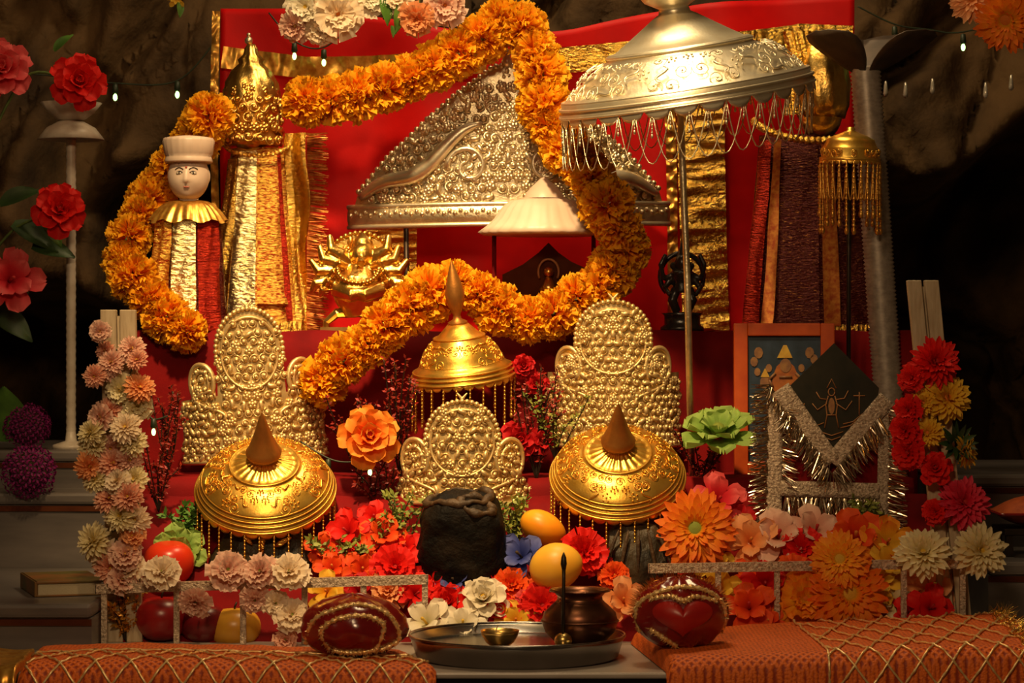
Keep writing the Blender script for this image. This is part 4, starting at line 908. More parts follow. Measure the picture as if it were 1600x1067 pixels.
# ribbed column with flared petals
d = .60; s = S(d); a = P(1396, 690, d); b = P(1352, 105, d)
t = thing('ribbed_column', 'grey ribbed metal column with dark flared petals on top at right', 'column', (a.x, a.y, Z(747, .38)))
o = Vector(t.location); mb = MB(); n = 200
q0 = Vector((0, 0, 0)); q1 = b - o
mb.tube([q0.lerp(q1, k / n) for k in range(n + 1)], [(21.5 + 3.0 * (k % 2)) * s for k in range(n + 1)], 20); mb.build('shaft', M['ribbed'], t)
for az, el, L in ((PI + .75, .62, 112), (-.75, .55, 124), (PI / 2 + .5, .9, 90), (PI / 2 - .7, .9, 90)):
    mb = MB(); petal(mb, az, 12 * s, 0, L * s, 128 * s, el, .12, .10, .0, 'broad', 8, 6)
    mb.v = [tuple(Vector(v) + q1 - Vector((0, 0, 12 * s))) for v in mb.v]; mb.build('flared_petal', M['dark_paint'], t, solid=.002)
# white lamp stand
d = .88; s = S(d); t = thing('lamp_stand', 'slim white lamp stand with saucer and cup at far left', 'stand', (P(111, 0, d).x, d, .796)); z0 = .796
zz = lambda py: Z(py, d) - z0
mb = MB(); n = 80; mb.tube([(0, 0, zz(700) * (k / n) * 0 + zz(214) * k / n) for k in range(n + 1)], [(7.2 + .8 * (k % 2)) * s for k in range(n + 1)], 14); mb.build('rod', M['white_paint'], t)
mb = MB(); mb.lathe([(0, zz(190)), (18 * s, zz(189)), (38 * s, zz(200)), (52 * s, zz(218)), (48 * s, zz(219)), (0, zz(212))], 40); mb.build('saucer', M['white_paint'], t)
mb = MB(); mb.lathe([(0, zz(190)), (20 * s, zz(188)), (36 * s, zz(176)), (48 * s, zz(161)), (46 * s, zz(161)), (30 * s, zz(176)), (0, zz(182))], 40); mb.build('cup', M['white_paint'], t)
mb = MB(); mb.lathe([(0, 0), (30 * s, 0), (28 * s, 6 * s), (9 * s, 12 * s), (7 * s, 30 * s)], 24); mb.build('foot', M['white_paint'], t)

# ------------------------------------------------------------------ framed picture and tinsel dressed picture
d = .50; s = S(d); zb = Z(747, .38)
t = thing('framed_picture', 'orange framed blue picture of a crowned figure at right', 'picture', (P(1226, 0, d).x, d, zb), (-.05, 0, 0)); Hh = Z(505, d) - zb; w2 = 79 * s
for lo, hi in (((-w2, -.008, 0), (-w2 + 22 * s, .008, Hh)), ((w2 - 22 * s, -.008, 0), (w2, .008, Hh)), ((-w2 + 22 * s, -.008, Hh - 20 * s), (w2 - 22 * s, .008, Hh)), ((-w2 + 22 * s, -.008, 0), (w2 - 22 * s, .008, 20 * s))):
    mb = MB(); mb.box(lo, hi); mb.build('frame_bar', M['frame_orange'], t, smooth=False, bevel=.002)
mb = MB(); mb.box((-w2 + 20 * s, .0, 18 * s), (w2 - 20 * s, .006, Hh - 18 * s)); pr = mb.build('print', M['pic_blue'], t, smooth=False)
def decal(pts, m, name, parent, y=-.002):
    mb = MB(); n = len(pts)
    for yy in (y, y + .0015):
        for x, z in pts: mb.v.append((x, yy, z)); mb.t.append(0)
    mb.f = [tuple(range(n)), tuple(range(2 * n - 1, n - 1, -1))] + [(i, (i + 1) % n, n + (i + 1) % n, n + i) for i in range(n)]
    return mb.build(name, m, parent, smooth=False)
ell = lambda cx, cz, rx, rz, n=14: [((cx + rx * math.cos(2 * PI * k / n)) * s, (cz + rz * math.sin(2 * PI * k / n)) * s) for k in range(n)]
hp = Hh / s
decal(ell(2, hp - 102, 22, 44), M['pic_orange'], 'painted_figure', pr); decal(ell(2, hp - 66, 9, 11), M['pic_tan'], 'painted_figure', pr, -.003)
decal([((-11) * s, (hp - 54) * s), (13 * s, (hp - 54) * s), (4 * s, (hp - 34) * s), (-1 * s, (hp - 34) * s)], M['pic_yellow'], 'painted_headdress', pr, -.003)
for x, z, rr in ((-40, hp - 46, 7), (-47, hp - 60, 6), (-42, hp - 76, 5), (40, hp - 46, 7), (47, hp - 56, 6), (-24, hp - 70, 5), (27, hp - 70, 5), (-30, hp - 92, 8)): decal(ell(x, z, rr, rr * 1.3, 9), M['pic_tan'], 'painted_cloud', pr)
decal([(-37 * s, (hp - 84) * s), (-23 * s, (hp - 84) * s), (-30 * s, (hp - 70) * s)], M['pic_yellow'], 'painted_headdress', pr, -.003)
for x0, z0, x1, z1 in ((-14, -78, -24, -88), (-24, -88, -18, -100), (18, -78, 28, -88), (28, -88, 22, -100), (-8, -84, 12, -84)):
    mb = MB(); mb.tube([(x0 * s, -.003, (hp + z0) * s), (x1 * s, -.003, (hp + z1) * s)], 2.2 * s, 6); mb.build('painted_arm', M['pic_tan'], pr)
d = .335; s = S(d); zb2 = heap_z(d) - .02
t = thing('tinsel_dressed_picture', 'black diamond picture dressed in silver tinsel and red cloth at right', 'picture', (P(1290, 0, d).x, d, zb2), (0, 0, -.02))
hz = lambda py: Z(py, d) - zb2
X = lambda px: (px - 1290) * s
mb = MB(); mb.grid(lambda u, v: (X(1205 + 180 * u), .004 * math.sin(u * 16), hz(838) + (hz(640) - hz(838)) * v), 30, 14); mb.build('red_dress', M['maroon_cloth'], t, solid=.003)
dia = [(1302, 536), (1372, 606), (1366, 650), (1300, 712), (1240, 640), (1232, 604)]
pb = decal([(X(a), hz(b)) for a, b in dia], M['pic_black'], 'black_print', t, -.012)
def pcirc(cx, cy, rx, ry, n=12): return tuple((cx + rx * math.cos(2 * PI * k / n), cy + ry * math.sin(2 * PI * k / n)) for k in range(n + 1))
for e in [pcirc(1298, 612, 5, 6), ((1291, 606), (1298, 592), (1305, 606)), ((1293, 618), (1289, 632), (1291, 648), (1287, 668)), ((1303, 618), (1307, 632), (1305, 648), (1309, 668)), ((1291, 648), (1305, 648)), ((1291, 630), (1276, 640), (1268, 630)), ((1305, 630), (1320, 640), (1330, 626)), ((1292, 624), (1280, 622), (1274, 612)), ((1304, 624), (1318, 622), (1324, 610)),
          ((1332, 618), (1350, 618)), ((1341, 612), (1341, 648)), ((1346, 646), (1332, 658), (1316, 662)), ((1340, 654), (1328, 664), (1312, 668)), ((1258, 642), (1264, 656), (1276, 664), (1286, 660)), ((1256, 630), (1250, 640), (1258, 650)), ((1280, 674), (1298, 680), (1316, 674)), ((1284, 682), (1298, 687), (1312, 682))]:
    mb = MB(); mb.tube([(X(a), -.0135, hz(b)) for a, b in e], .0011, 6); mb.build('copper_line', M['pic_line'], pb)
decal([(X(1298 + 5 * math.cos(k)), hz(634 + 13 * math.sin(k))) for k in [i * .524 for i in range(12)]], M['pic_tan'], 'painted_figure', pb, -.0138)
def tape(pts, wd, name, y=-.014):
    mb = MB()
    for (a, b), (c, e) in zip(pts, pts[1:]):
        p, q = Vector((X(a), y, hz(b))), Vector((X(c), y, hz(e))); nrm = Vector((-(q - p).z, 0, (q - p).x)).normalized() * wd * s * .5; n = 30
        mb.grid(lambda u, v: p.lerp(q, u) + nrm * (v * 2 - 1) + Vector((0, -.003 * abs(math.sin(u * 70 + v * 5)), 0)), n, 4)
    return mb.build(name, M['tape'], t, solid=.0015)
tape([(1218, 606), (1298, 722)], 30, 'collar_braid', -.018); tape([(1298, 722), (1384, 622)], 28, 'collar_braid', -.018)
tape([(1210, 626), (1208, 836)], 24, 'side_braid'); tape([(1380, 640), (1376, 836)], 18, 'side_braid'); tape([(1218, 762), (1372, 766)], 24, 'waist_braid', -.016)
def frg(a, b, dirv, L, n, name, y=-.016):
    mb = fringe_mb((X(a[0]), y, hz(a[1])), (X(b[0]), y, hz(b[1])), dirv, L * s, n * 2, .0019, RF, .55); o = mb.build(name, M['tinsel'], t); o['kind'] = 'stuff'
frg((1228, 640), (1298, 738), (-.5, -.1, -.9), 34, 70, 'collar_fringe', -.022); frg((1298, 738), (1372, 650), (.4, -.1, -.9), 34, 70, 'collar_fringe', -.022)
frg((1225, 774), (1370, 778), (0, -.1, -1), 34, 120, 'waist_fringe'); frg((1202, 600), (1198, 836), (-1, -.2, -.2), 30, 130, 'side_fringe'); frg((1386, 632), (1384, 836), (1, -.2, -.2), 30, 120, 'side_fringe')
frg((1204, 604), (1296, 716), (-.3, -.5, -.8), 30, 70, 'collar_fringe', -.012); frg((1222, 634), (1220, 760), (1, -.3, -.5), 26, 40, 'side_fringe', -.015)

# ------------------------------------------------------------------ fruit and vessels
def fruit(kind, px, py, d, rx, rz, label, m, cat, stemmed=True, rot=(0, 0, 0)):
    s = S(d); t = thing(kind, label, cat, P(px, py, d), rot)
    prof = []
    for k in range(17):
        b = -PI / 2 + PI * k / 16; r = math.cos(b) * (1 + .06 * math.sin(b)); z = math.sin(b)
        if kind != 'mango': z -= .16 * math.exp(-((k - 16) / 2.4) ** 2) - .10 * math.exp(-(k / 2.2) ** 2)
        prof.append((max(0, r) * rx * s, z * rz * s))
    mb = MB(); mb.lathe(prof, 32)
    if kind == 'mango': mb.v = [(x + .10 * rx * s * math.sin(z / (rz * s) * 1.6), y * .9, z) for x, y, z in mb.v]
    mb.build('skin', m, t)
    if stemmed:
        mb = MB(); mb.tube([(0, 0, rz * s * .72), (.001, 0, rz * s * .95), (.004, 0, rz * s * 1.15)], .0018, 6); mb.build('stalk', M['iron'], t)
    return t
fruit('mango', 868, 886, .14, 40, 39, 'large yellow mango in front of the blue flower', M['mango'], 'fruit', False, (.1, .25, 0))
fruit('mango', 848, 826, .24, 38, 27, 'orange mango lying above the yellow mango', M['mango2'], 'fruit', False, (0, .7, .3))
fruit('tomato', 264, 880, .22, 40, 38, 'bright red tomato above the left railing', M['tomato'], 'fruit', False, (.2, 0, 0))
fruit('apple', 252, 966, .145, 42, 38, 'red apple behind the left railing posts', M['apple'], 'fruit')
fruit('apple', 318, 974, .15, 38, 34, 'dark red apple between the red and the yellow apple', M['apple_dark'], 'fruit')
fruit('apple', 366, 982, .155, 42, 36, 'yellow apple behind the left railing', M['apple_yellow'], 'fruit')
# plate
t = thing('steel_plate', 'round steel tray on the ledge holding the copper pot', 'tray', P(808, 1040, -.07)); t.location.z = .515
s = S(-.07); mb = MB(); mb.lathe([(0, .020), (150 * s, .020), (158 * s, .022), (164 * s, .033), (168 * s, .036), (170 * s, .034), (166 * s, .029), (158 * s, .004), (152 * s, 0), (0, 0)], 90); mb.build('tray_body', M['steel'], t)
mb = MB(); mb.tube([(168 * s * math.cos(2 * PI * k / 80), 168 * s * math.sin(2 * PI * k / 80), .0355) for k in range(80)], .0022, 6, closed=True); mb.build('rim', M['steel'], t)
d = -.06; s = S(d); t = thing('copper_pot', 'dark copper water pot standing on the steel tray', 'pot', (P(906, 0, d).x, d, .5355))
zq = lambda py: (1008 - py) * s
mb = MB(); mb.lathe([(0, 0), (36 * s, 0), (40 * s, 4 * s), (54 * s, 22 * s), (60 * s, 42 * s), (56 * s, 60 * s), (44 * s, 74 * s), (36 * s, 82 * s), (35 * s, 90 * s), (40 * s, 97 * s), (47 * s, 101 * s), (46 * s, 104 * s), (40 * s, 103 * s), (32 * s, 92 * s), (32 * s, 84 * s), (50 * s, 60 * s), (54 * s, 42 * s), (0, 8 * s)], 60); mb.v = [(x, y, z * .82) for x, y, z in mb.v]; mb.build('vessel', M['copper'], t)
for z, r in ((44, 60.5), (80, 37), (101, 47)):
    mb = MB(); mb.tube([(r * s * math.cos(2 * PI * k / 60), r * s * math.sin(2 * PI * k / 60), z * s * .82) for k in range(60)], 1.3 * s, 6, closed=True); mb.build('ring', M['copper'], t)
d = -.135; s = S(d); t = thing('ritual_spoon', 'tall thin spoon with round brass bowl standing against the copper pot', 'spoon', (P(880, 0, d).x, d, .536))
mb = MB(); mb.ball((0, 0, 13 * s), 14 * s, 18, 12, (1, 1, .9)); mb.build('bowl', M['brass'], t)
mb = MB(); mb.tube([(0, 0, 24 * s), (0, .0, 60 * s), (.001, .004, 110 * s), (.001, .008, 124 * s)], [3 * s, 2.8 * s, 2.8 * s, 3 * s], 8)
mb.tube([(.001, .008, 122 * s), (.001, .009, 132 * s), (.001, .010, 142 * s), (.001, .011, 150 * s)], [3 * s, 5 * s, 4 * s, .8 * s], 8); mb.build('handle', M['iron'], t)
d = -.11; s = S(d); t = thing('brass_bowl', 'small brass bowl on the tray left of the copper pot', 'bowl', (P(781, 0, d).x, d, .5355))
mb = MB(); mb.lathe([(0, 0), (12 * s, 0), (22 * s, 8 * s), (29 * s, 20 * s), (30.5 * s, 27 * s), (29 * s, 27 * s), (26 * s, 20 * s), (14 * s, 7 * s), (0, 4 * s)], 40); mb.build('bowl_body', M['brass'], t)
mb = MB(); mb.tube([(0, 0, 10 * s), (-6 * s, -.002, 26 * s), (-3 * s, -.004, 36 * s)], 1.2 * s, 6); mb.build('wick', M['page'], t)

# coconuts wrapped in red silk
def coconut(px, py, d, rx, rz, label, m1, seed, heart):
    s = S(d); t = thing('wrapped_coconut', label, 'offering', P(px, py, d)); R = random.Random(seed)
    def fn(dv):
        return 1 + .05 * noise.fractal(Vector((dv.x * 2.2 + seed, dv.y * 2.2, dv.z * 2.2)), 1, 2, 3) + .025 * math.sin(math.atan2(dv.x, -dv.y) * 9 + dv.z * 3)
    mb = MB(); mb.ball((0, 0, 0), s, 60, 40, (rx, rx * .85, rz), fn); mb.build('silk_wrap', m1, t)
    def on(ax, ez, e=1.03):
        dv = Vector((math.sin(ax) * math.cos(ez), -math.cos(ax) * math.cos(ez), math.sin(ez))); k = fn(dv) * e
        return Vector((dv.x * rx * s * k, dv.y * rx * .85 * s * k, dv.z * rz * s * k))
    lines = heart
    for ln in lines:
        mb = MB(); cp = smooth([tuple(on(a, e)) for a, e in ln], 10); mb.tube(cp, [.0034 * (1 + .4 * math.sin(k * 2.3)) for k in range(len(cp))], 6)
        for p in cp:
            for q in range(9): 
                dv = Vector((R.uniform(-1, 1), R.uniform(-1.2, .2), R.uniform(-1, 1))).normalized(); L = R.uniform(.004, .009); sd = dv.orthogonal().normalized() * .0012
                b = len(mb.v); mb.v += [tuple(p - sd), tuple(p + sd), tuple(p + dv * L)]; mb.t += [0] * 3; mb.f.append((b, b + 1, b + 2))
        mb.build('tinsel_trim', M['tinsel_gold'], t)
    return t
t = coconut(553, 978, -.15, 84, 49, 'left red silk wrapped coconut with gold tinsel bands on the orange cloth', M['silk'], 2,
        [[(-1.2, -.5), (-.8, .3), (-.3, .75), (.3, .85), (.8, .45), (1.0, -.3), (.7, -.75)], [(-.6, -.7), (-.55, .0), (-.2, .40), (.35, .45), (.62, .1), (.55, -.7)], [(-.45, -.72), (-.1, -.8), (.3, -.74), (.6, -.6)]])
t2 = coconut(1063, 957, -.14, 74, 57, 'right red silk wrapped coconut with fringed crown beside the tray', M['silk'], 7,
        [[(-1.35, -.5), (-1.15, .2), (-.7, .62), (0, .85), (.7, .66), (1.15, .2), (1.3, -.5)], [(-.75, -.35), (-.5, -.62), (-.2, -.95)], [(-.75, .45), (-.3, .55), (0, .42), (.35, .56), (.8, .40)]])
s = S(-.14); mb = MB()
def heart_fn(u, v):
    a = u * 2 * PI; hx = 16 * math.sin(a) ** 3; hzz = 13 * math.cos(a) - 5 * math.cos(2 * a) - 2 * math.cos(3 * a) - math.cos(4 * a); hx *= v; hzz *= v
    ax = hx / 16 * .66; ez = .0 + hzz / 16 * .55; k = 1.0 + .06 * (1 - v * v) + .035
    return (math.sin(ax) * math.cos(ez) * 74 * s * k, -math.cos(ax) * math.cos(ez) * 74 * .85 * s * k - .004 * (1 - v), math.sin(ez) * 57 * s * k)
mb.grid(heart_fn, 48, 10, cu=True); mb.build('lit_silk_fold', M['silk_lit'], t2)  # heart-shaped highlight on the fold, put in as brighter red
fr = MB(); R = random.Random(3)
for k in range(240):
    a = PI * (.0 + 1.0 * k / 239) ; p = Vector((73 * s * math.cos(a), R.uniform(-.02, .02), 57 * s * math.sin(a) * .98)); dv = Vector((math.cos(a), R.uniform(-.6, .3), math.sin(a) + R.uniform(-.3, .3))).normalized(); L = R.uniform(.006, .014); sd = dv.orthogonal().normalized() * .0012
    b = len(fr.v); fr.v += [tuple(p - sd), tuple(p + sd), tuple(p + dv * L)]; fr.t += [0] * 3; fr.f.append((b, b + 1, b + 2))
o = fr.build('crown_fringe', M['fringe_red'], t2); o['kind'] = 'stuff'

# cloth mats with gold lattice
def matcloth(label, corners, zt_fn, lattice, seed, m='mat'):
    """corners: back-left, back-right, front-right, front-left as (px, depth); the front part hangs over the ledge edge"""
    bl, br, fr_, fl_ = [Vector((P(px, 0, dd).x, dd, 0)) for px, dd in corners]
    t = thing('altar_mat', label, 'cloth', (bl + br + fr_ + fl_) / 4 + Vector((0, 0, .515))); o = Vector(t.location)
    def fn(u, v, lift=0.0):
        w = min(1, v / .62); p = bl.lerp(br, u).lerp(fl_.lerp(fr_, u), w)
        e = min(u, 1 - u, v); r = min(1, e / .035); th = zt_fn(u, w) - .5165
        z = .5165 + th * math.sqrt(max(0, 1 - (1 - r) ** 2)) + (.003 * noise.noise(Vector((p.x * 22, p.y * 30, seed)))) * r
        n = Vector((0, 0, 1))
        y = p.y
        if v > .62:
            k = (v - .62) / .38; a = min(1, k * 2.2) * PI / 2
            y -= .030 * math.sin(a) + .003 * math.sin(u * 40) * k; z -= .030 * (1 - math.cos(a)) + max(0, k - .4545) * .10; n = Vector((0, -math.sin(a), math.cos(a)))
        return Vector((p.x, y, z)) - o + n * lift
    mb = MB(); mb.grid(fn, 110, 50); mb.build('cloth', M[m], t)
    L = MB()
    for ln in lattice:
        n = max(4, int(44 * math.hypot(ln[2] - ln[0], ln[3] - ln[1])))
        pts = []
        for k in range(n + 1):
            u = ln[0] + (ln[2] - ln[0]) * k / n; v = ln[1] + (ln[3] - ln[1]) * k / n
            if 0.012 <= u <= .988 and 0.012 <= v <= 1: pts.append(fn(u, v, .0022 + .001 * math.sin(k * 2.3)))
        if len(pts) > 2: L.tube(pts, [.0019 * (1 + .4 * math.sin(k * 3.1 + seed)) for k in range(len(pts))], 5)
    if lattice: L.build('gold_lattice', M['tinsel_gold'], t)
    return t, fn
lat = []
for k in range(-4, 14):
    lat.append((k * .085, .35, k * .085 + .20, 1.0)); lat.append((k * .085 + .20, .35, k * .085, 1.0))
lat.append((0, .35, 1, .35))
matcloth('orange woven cloth with gold lattice spread on the ledge at left', [(58, -.055), (632, -.065), (682, -.258), (32, -.258)], lambda u, v: .533 + .004 * math.sin(u * 5), lat, 1)
matcloth('gold brown cloth end at the far left corner of the ledge', [(-70, -.055), (56, -.055), (30, -.255), (-90, -.255)], lambda u, v: .530 + .003 * math.sin(u * 6), [], 7, 'fringe')
lat = []
for k in range(-2, 12):
    u0 = .40 + k * .085
    for a, b in ((u0, u0 + .34), (u0 + .34, u0)):
        u1, v1, u2, v2 = a, .02, b, 1.0
        if min(a, b) < .42:
            f = (.42 - a) / (b - a)
            if a < b: u1, v1 = .42, .02 + .98 * f
            else: u2, v2 = .42, .02 + .98 * f
            if f < 0 or f > 1: continue
        lat.append((u1, v1, u2, v2))
lat += [(.42, .02, .42, 1), (.02, .97, .98, .97)]
t, fnm = matcloth('orange woven cloth with gold lattice spread on the ledge at right', [(985, .10), (1585, .10), (1640, -.255), (1040, -.255)], lambda u, v: .540 + .030 * u * (1 - .3 * v), lat, 4)
fr = MB(); R = random.Random(6)
for k in range(420):
    p = fnm(.97 + R.uniform(-.05, .03), R.uniform(0, .95)) + Vector((0, 0, .002)); dv = Vector((R.uniform(-.5, 1), R.uniform(-.7, .4), R.uniform(.1, 1))).normalized(); L = R.uniform(.01, .026); sd = dv.orthogonal().normalized() * .0014
    b = len(fr.v); fr.v += [tuple(p - sd), tuple(p + sd), tuple(p + dv * L)]; fr.t += [0] * 3; fr.f.append((b, b + 1, b + 2))
o = fr.build('yellow_fringe', M['foil'], t); o['kind'] = 'stuff'
# book and cushion
d = .22; t = thing('closed_book', 'closed brown book lying on the lowest marble step at left', 'book', (P(98, 0, d).x, d, .5885), (0, 0, .32)); 
mb = MB(); mb.box((-.052, -.085, .003), (.050, .085, .021)); mb.build('pages', M['page'], t, smooth=False)
mb = MB(); mb.box((-.057, -.088, .021), (.055, .088, .025)); mb.box((-.057, -.088, 0), (.055, .088, .003)); mb.box((-.058, -.088, 0), (-.053, .088, .025)); mb.build('cover', M['book'], t, smooth=False, bevel=.001)
d = .45; s = S(d); t = thing('orange_cushion', 'orange cushion on a dark stool at the right edge', 'cushion', P(1622, 800, d))
mb = MB(); mb.grid(lambda u, v: ((u - .5) * 140 * s, (v - .5) * .14, 26 * s * (1 - abs(u * 2 - 1) ** 2.5) * (1 - abs(v * 2 - 1) ** 2.5)), 30, 20); mb.grid(lambda u, v: ((u - .5) * 140 * s, (v - .5) * .14, -22 * s * (1 - abs(u * 2 - 1) ** 2.5) * (1 - abs(v * 2 - 1) ** 2.5)), 30, 20); mb.build('cushion_cover', M['orange_cloth'], t)
mb = MB(); mb.tube([(.5 * 140 * s * math.copysign(1, math.cos(a)) * min(1, abs(math.cos(a)) * 1.5), .07 * math.copysign(1, math.sin(a)) * min(1, abs(math.sin(a)) * 1.5), 0) for a in [2 * PI * k / 48 for k in range(48)]], .003, 6, closed=True); mb.build('piping', M['silk'], t)
t = thing('dark_stool', 'low dark stool carrying the orange cushion at right', 'stool', (P(1622, 0, d).x, d, .63))
zt2 = P(0, 800, d).z - 22 * s - .63
mb = MB(); mb.box((-.07, -.06, zt2 - .012), (.07, .06, zt2)); mb.build('stool_top', M['iron'], t, smooth=False, bevel=.002)
for sx in (-1, 1):
    for sy in (-1, 1):
        mb = MB(); mb.box((sx * .06 - .006, sy * .05 - .006, 0), (sx * .06 + .006, sy * .05 + .006, zt2 - .012)); mb.build('leg', M['iron'], t, smooth=False)

# ------------------------------------------------------------------ flowers of the heap
up = (0, -1, .55)
G = None
F = [  # kind, colour, x, y, r, centre, label
 ('hibiscus', 'red', 545, 834, 34, 'red', 'red hibiscus right beside the left umbrella fringe', (-.3, -1, .6)),
 ('hibiscus', 'orangered', 598, 838, 34, 'red', 'vermilion hibiscus left of the green sprig by the black stone', (.2, -1, .6)),
 ('carnation', 'red', 560, 866, 26, 'red', 'small red carnation under the two big hibiscus at left', up),
 ('hibiscus', 'orangered', 520, 890, 26, 'orange', 'orange hibiscus leftmost above the railing end at centre left', up),
 ('hibiscus', 'orangered', 566, 893, 30, 'orange', 'orange hibiscus in front of the small red carnation', (.2, -1, .4)),
 ('carnation', 'red', 618, 888, 36, 'red', 'big round red carnation left of the black stone base', up),
 ('hibiscus', 'yellow', 512, 925, 30, 'orange', 'yellow orange hibiscus behind the railing left of the wrapped coconut', (-.2, -1, .3)),
 ('hibiscus', 'deepred', 560, 924, 28, 'red', 'deep red hibiscus just below the railing at centre left', up),
 ('carnation', 'peach', 606, 924, 30, 'orange', 'peach carnation behind the left wrapped coconut', up),
 ('hibiscus', 'red', 648, 930, 30, 'red', 'red hibiscus at the right end of the left railing', (.3, -1, .4)),
 ('rose', 'red', 702, 944, 30, 'red', 'red rose under the dark blue flower', (-.3, -1, .6)),
 ('hibiscus', 'white', 668, 976, 38, 'yellow', 'white flower by the end post of the left railing', (-.3, -1, .7)),
 ('hibiscus', 'white', 722, 982, 34, 'yellow', 'white flower lying left of the brass bowl', (.1, -1, .8)),
 ('rose', 'white', 756, 938, 34, 'yellow', 'white rose in front of the black stone', (-.1, -1, .7)),
 ('hibiscus', 'blue', 712, 912, 30, 'dark', 'dark blue flower at the foot of the black stone', (-.2, -1, .7)),
 ('hibiscus', 'blue', 816, 872, 36, 'dark', 'slate blue flower left of the yellow mango', (-.4, -1, .7)),
 ('rose', 'red', 780, 956, 28, 'red', 'red rose right of the white rose', (.0, -1, .5)),
 ('carnation', 'orangered', 800, 916, 30, 'orange', 'orange red carnation below the slate blue flower', up),
 ('hibiscus', 'yellow', 806, 974, 30, 'orange', 'yellow petalled flower behind the brass bowl', (.1, -1, .6)),
 ('carnation', 'red', 848, 948, 34, 'red', 'red carnation left of the copper pot', (-.1, -1, .5)),
 ('carnation', 'rosepink', 822, 942, 20, 'red', 'small pink carnation between two reds left of the pot', up),
 ('carnation', 'red', 912, 866, 36, 'red', 'red carnation right of the yellow mango', (.3, -1, .5)),
 ('hibiscus', 'peach', 974, 942, 34, 'orange', 'peach orange flower between the pot and the right coconut', (.1, -1, .5)),
 ('hibiscus', 'rosepink', 1122, 784, 40, 'red', 'pink red flower behind the big orange gerbera', (.1, -1, .5)),
 ('hibiscus', 'deepred', 1148, 812, 30, 'red', 'dark red flower tucked behind the orange gerbera', up),
 ('hibiscus', 'red', 1072, 872, 28, 'red', 'red flower at the left end of the right railing', up),
 ('hibiscus', 'yellow', 1112, 880, 30, 'orange', 'yellow flower peeping over the right railing', up),
 ('hibiscus', 'peach', 1172, 848, 40, 'orange', 'peach flower with orange heart beside the orange gerbera', (-.1, -1, .4)),
 ('hibiscus', 'pink', 1216, 842, 44, 'red', 'pale pink wide petalled flower above the right railing', (-.1, -1, .7)),
 ('hibiscus', 'pink', 1272, 836, 42, 'red', 'second pale pink flower under the tinsel fringe', (.2, -1, .7)),
 ('carnation', 'red', 1252, 860, 32, 'red', 'red carnation before the two pale pink flowers', (-.1, -1, .4)),
 ('hibiscus', 'orangered', 1336, 842, 44, 'orange', 'broad orange red flower in front of the tinsel dress', (-.1, -1, .4)),
 ('hibiscus', 'amber', 1384, 850, 40, 'orange', 'orange flower right of the tinsel dress hem', (.2, -1, .4)),
 ('hibiscus', 'yellow', 1392, 884, 36, 'orange', 'yellow flower left of the cream chrysanthemum', up),
 ('hibiscus', 'yellow', 1122, 922, 34, 'orange', 'yellow flower under the rail beside the right coconut', (-.1, -1, .4)),
 ('hibiscus', 'red', 1196, 916, 36, 'red', 'red flower under the rail left of the second post', (0, -1, .4)),
 ('hibiscus', 'orangered', 1170, 952, 38, 'red', 'orange red flower low by the woven cloth at right', (0, -1, .5)),
 ('carnation', 'amber', 1258, 938, 44, 'orange', 'orange carnation low behind the right railing', (0, -1, .4)),
 ('carnation', 'orangered', 1240, 904, 34, 'red', 'vermilion carnation under the rail above the orange carnation', up),
 ('hibiscus', 'peach', 1452, 914, 42, 'yellow', 'pale peach flower hanging under the rail at right', (.1, -1, .2)),
 ('daisy5', 'yellow', 1372, 912, 36, 'orange', 'small yellow flower right of the drooping orange gerbera', up),
 ('daisy5', 'cream', 1394, 940, 28, 'red', 'cream flower with red heart near the right corner', up),
 ('hibiscus', 'red', 1452, 952, 34, 'red', 'red flower at the right corner of the bed', (.1, -1, .4)),
 ('hibiscus', 'red', 1420, 958, 26, 'red', 'small red flower beside the right corner post', up),
 ('hibiscus', 'red', 585, 812, 26, 'red', 'red flower at the very top of the bed left of the stone', (0, -1, .5)),
 ('hibiscus', 'orangered', 506, 858, 26, 'red', 'vermilion flower under the left umbrella fringe', up),
 ('hibiscus', 'red', 634, 858, 26, 'red', 'red flower partly under the green fern left of the stone', up),
 ('carnation', 'orangered', 590, 914, 24, 'orange', 'small vermilion carnation under the big round red carnation', up),
 ('hibiscus', 'red', 678, 914, 24, 'red', 'small red flower at the left foot of the black stone', up),
 ('carnation', 'red', 764, 910, 22, 'red', 'small red carnation at the right foot of the black stone', up),
 ('hibiscus', 'yellow', 842, 978, 24, 'orange', 'yellow flower pressed against the copper pot', up),
 ('carnation', 'orangered', 960, 900, 22, 'orange', 'small orange carnation above the copper pot', up),
 ('hibiscus', 'peach', 1226, 872, 26, 'orange', 'small peach flower just above the right rail', up),
 ('hibiscus', 'orange', 1290, 960, 30, 'orange', 'orange flower at the back of the right cloth', up),
 ('hibiscus', 'orangered', 1172, 900, 26, 'orange', 'vermilion flower peeping below the right rail', up),
 ('hibiscus', 'orangered', 1200, 974, 26, 'orange', 'small orange flower at the foot of the second post', up),
]
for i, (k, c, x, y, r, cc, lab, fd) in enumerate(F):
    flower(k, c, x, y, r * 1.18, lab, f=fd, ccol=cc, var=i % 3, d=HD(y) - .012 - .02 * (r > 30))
flower('gerbera', 'orange', 1086, 826, 62, 'big orange gerbera with green centre right of the right umbrella', .20, (-.1, -1, .25), 'green')
flower('gerbera', 'amber', 1312, 874, 46, 'orange yellow gerbera sitting on the right railing', .095, (-.15, -1, .3), 'yellow', var=1)
flower('gerbera', 'orange', 1326, 926, 64, 'large drooping orange gerbera below the right railing', .10, (.1, -1, .05), 'yellow', var=2)
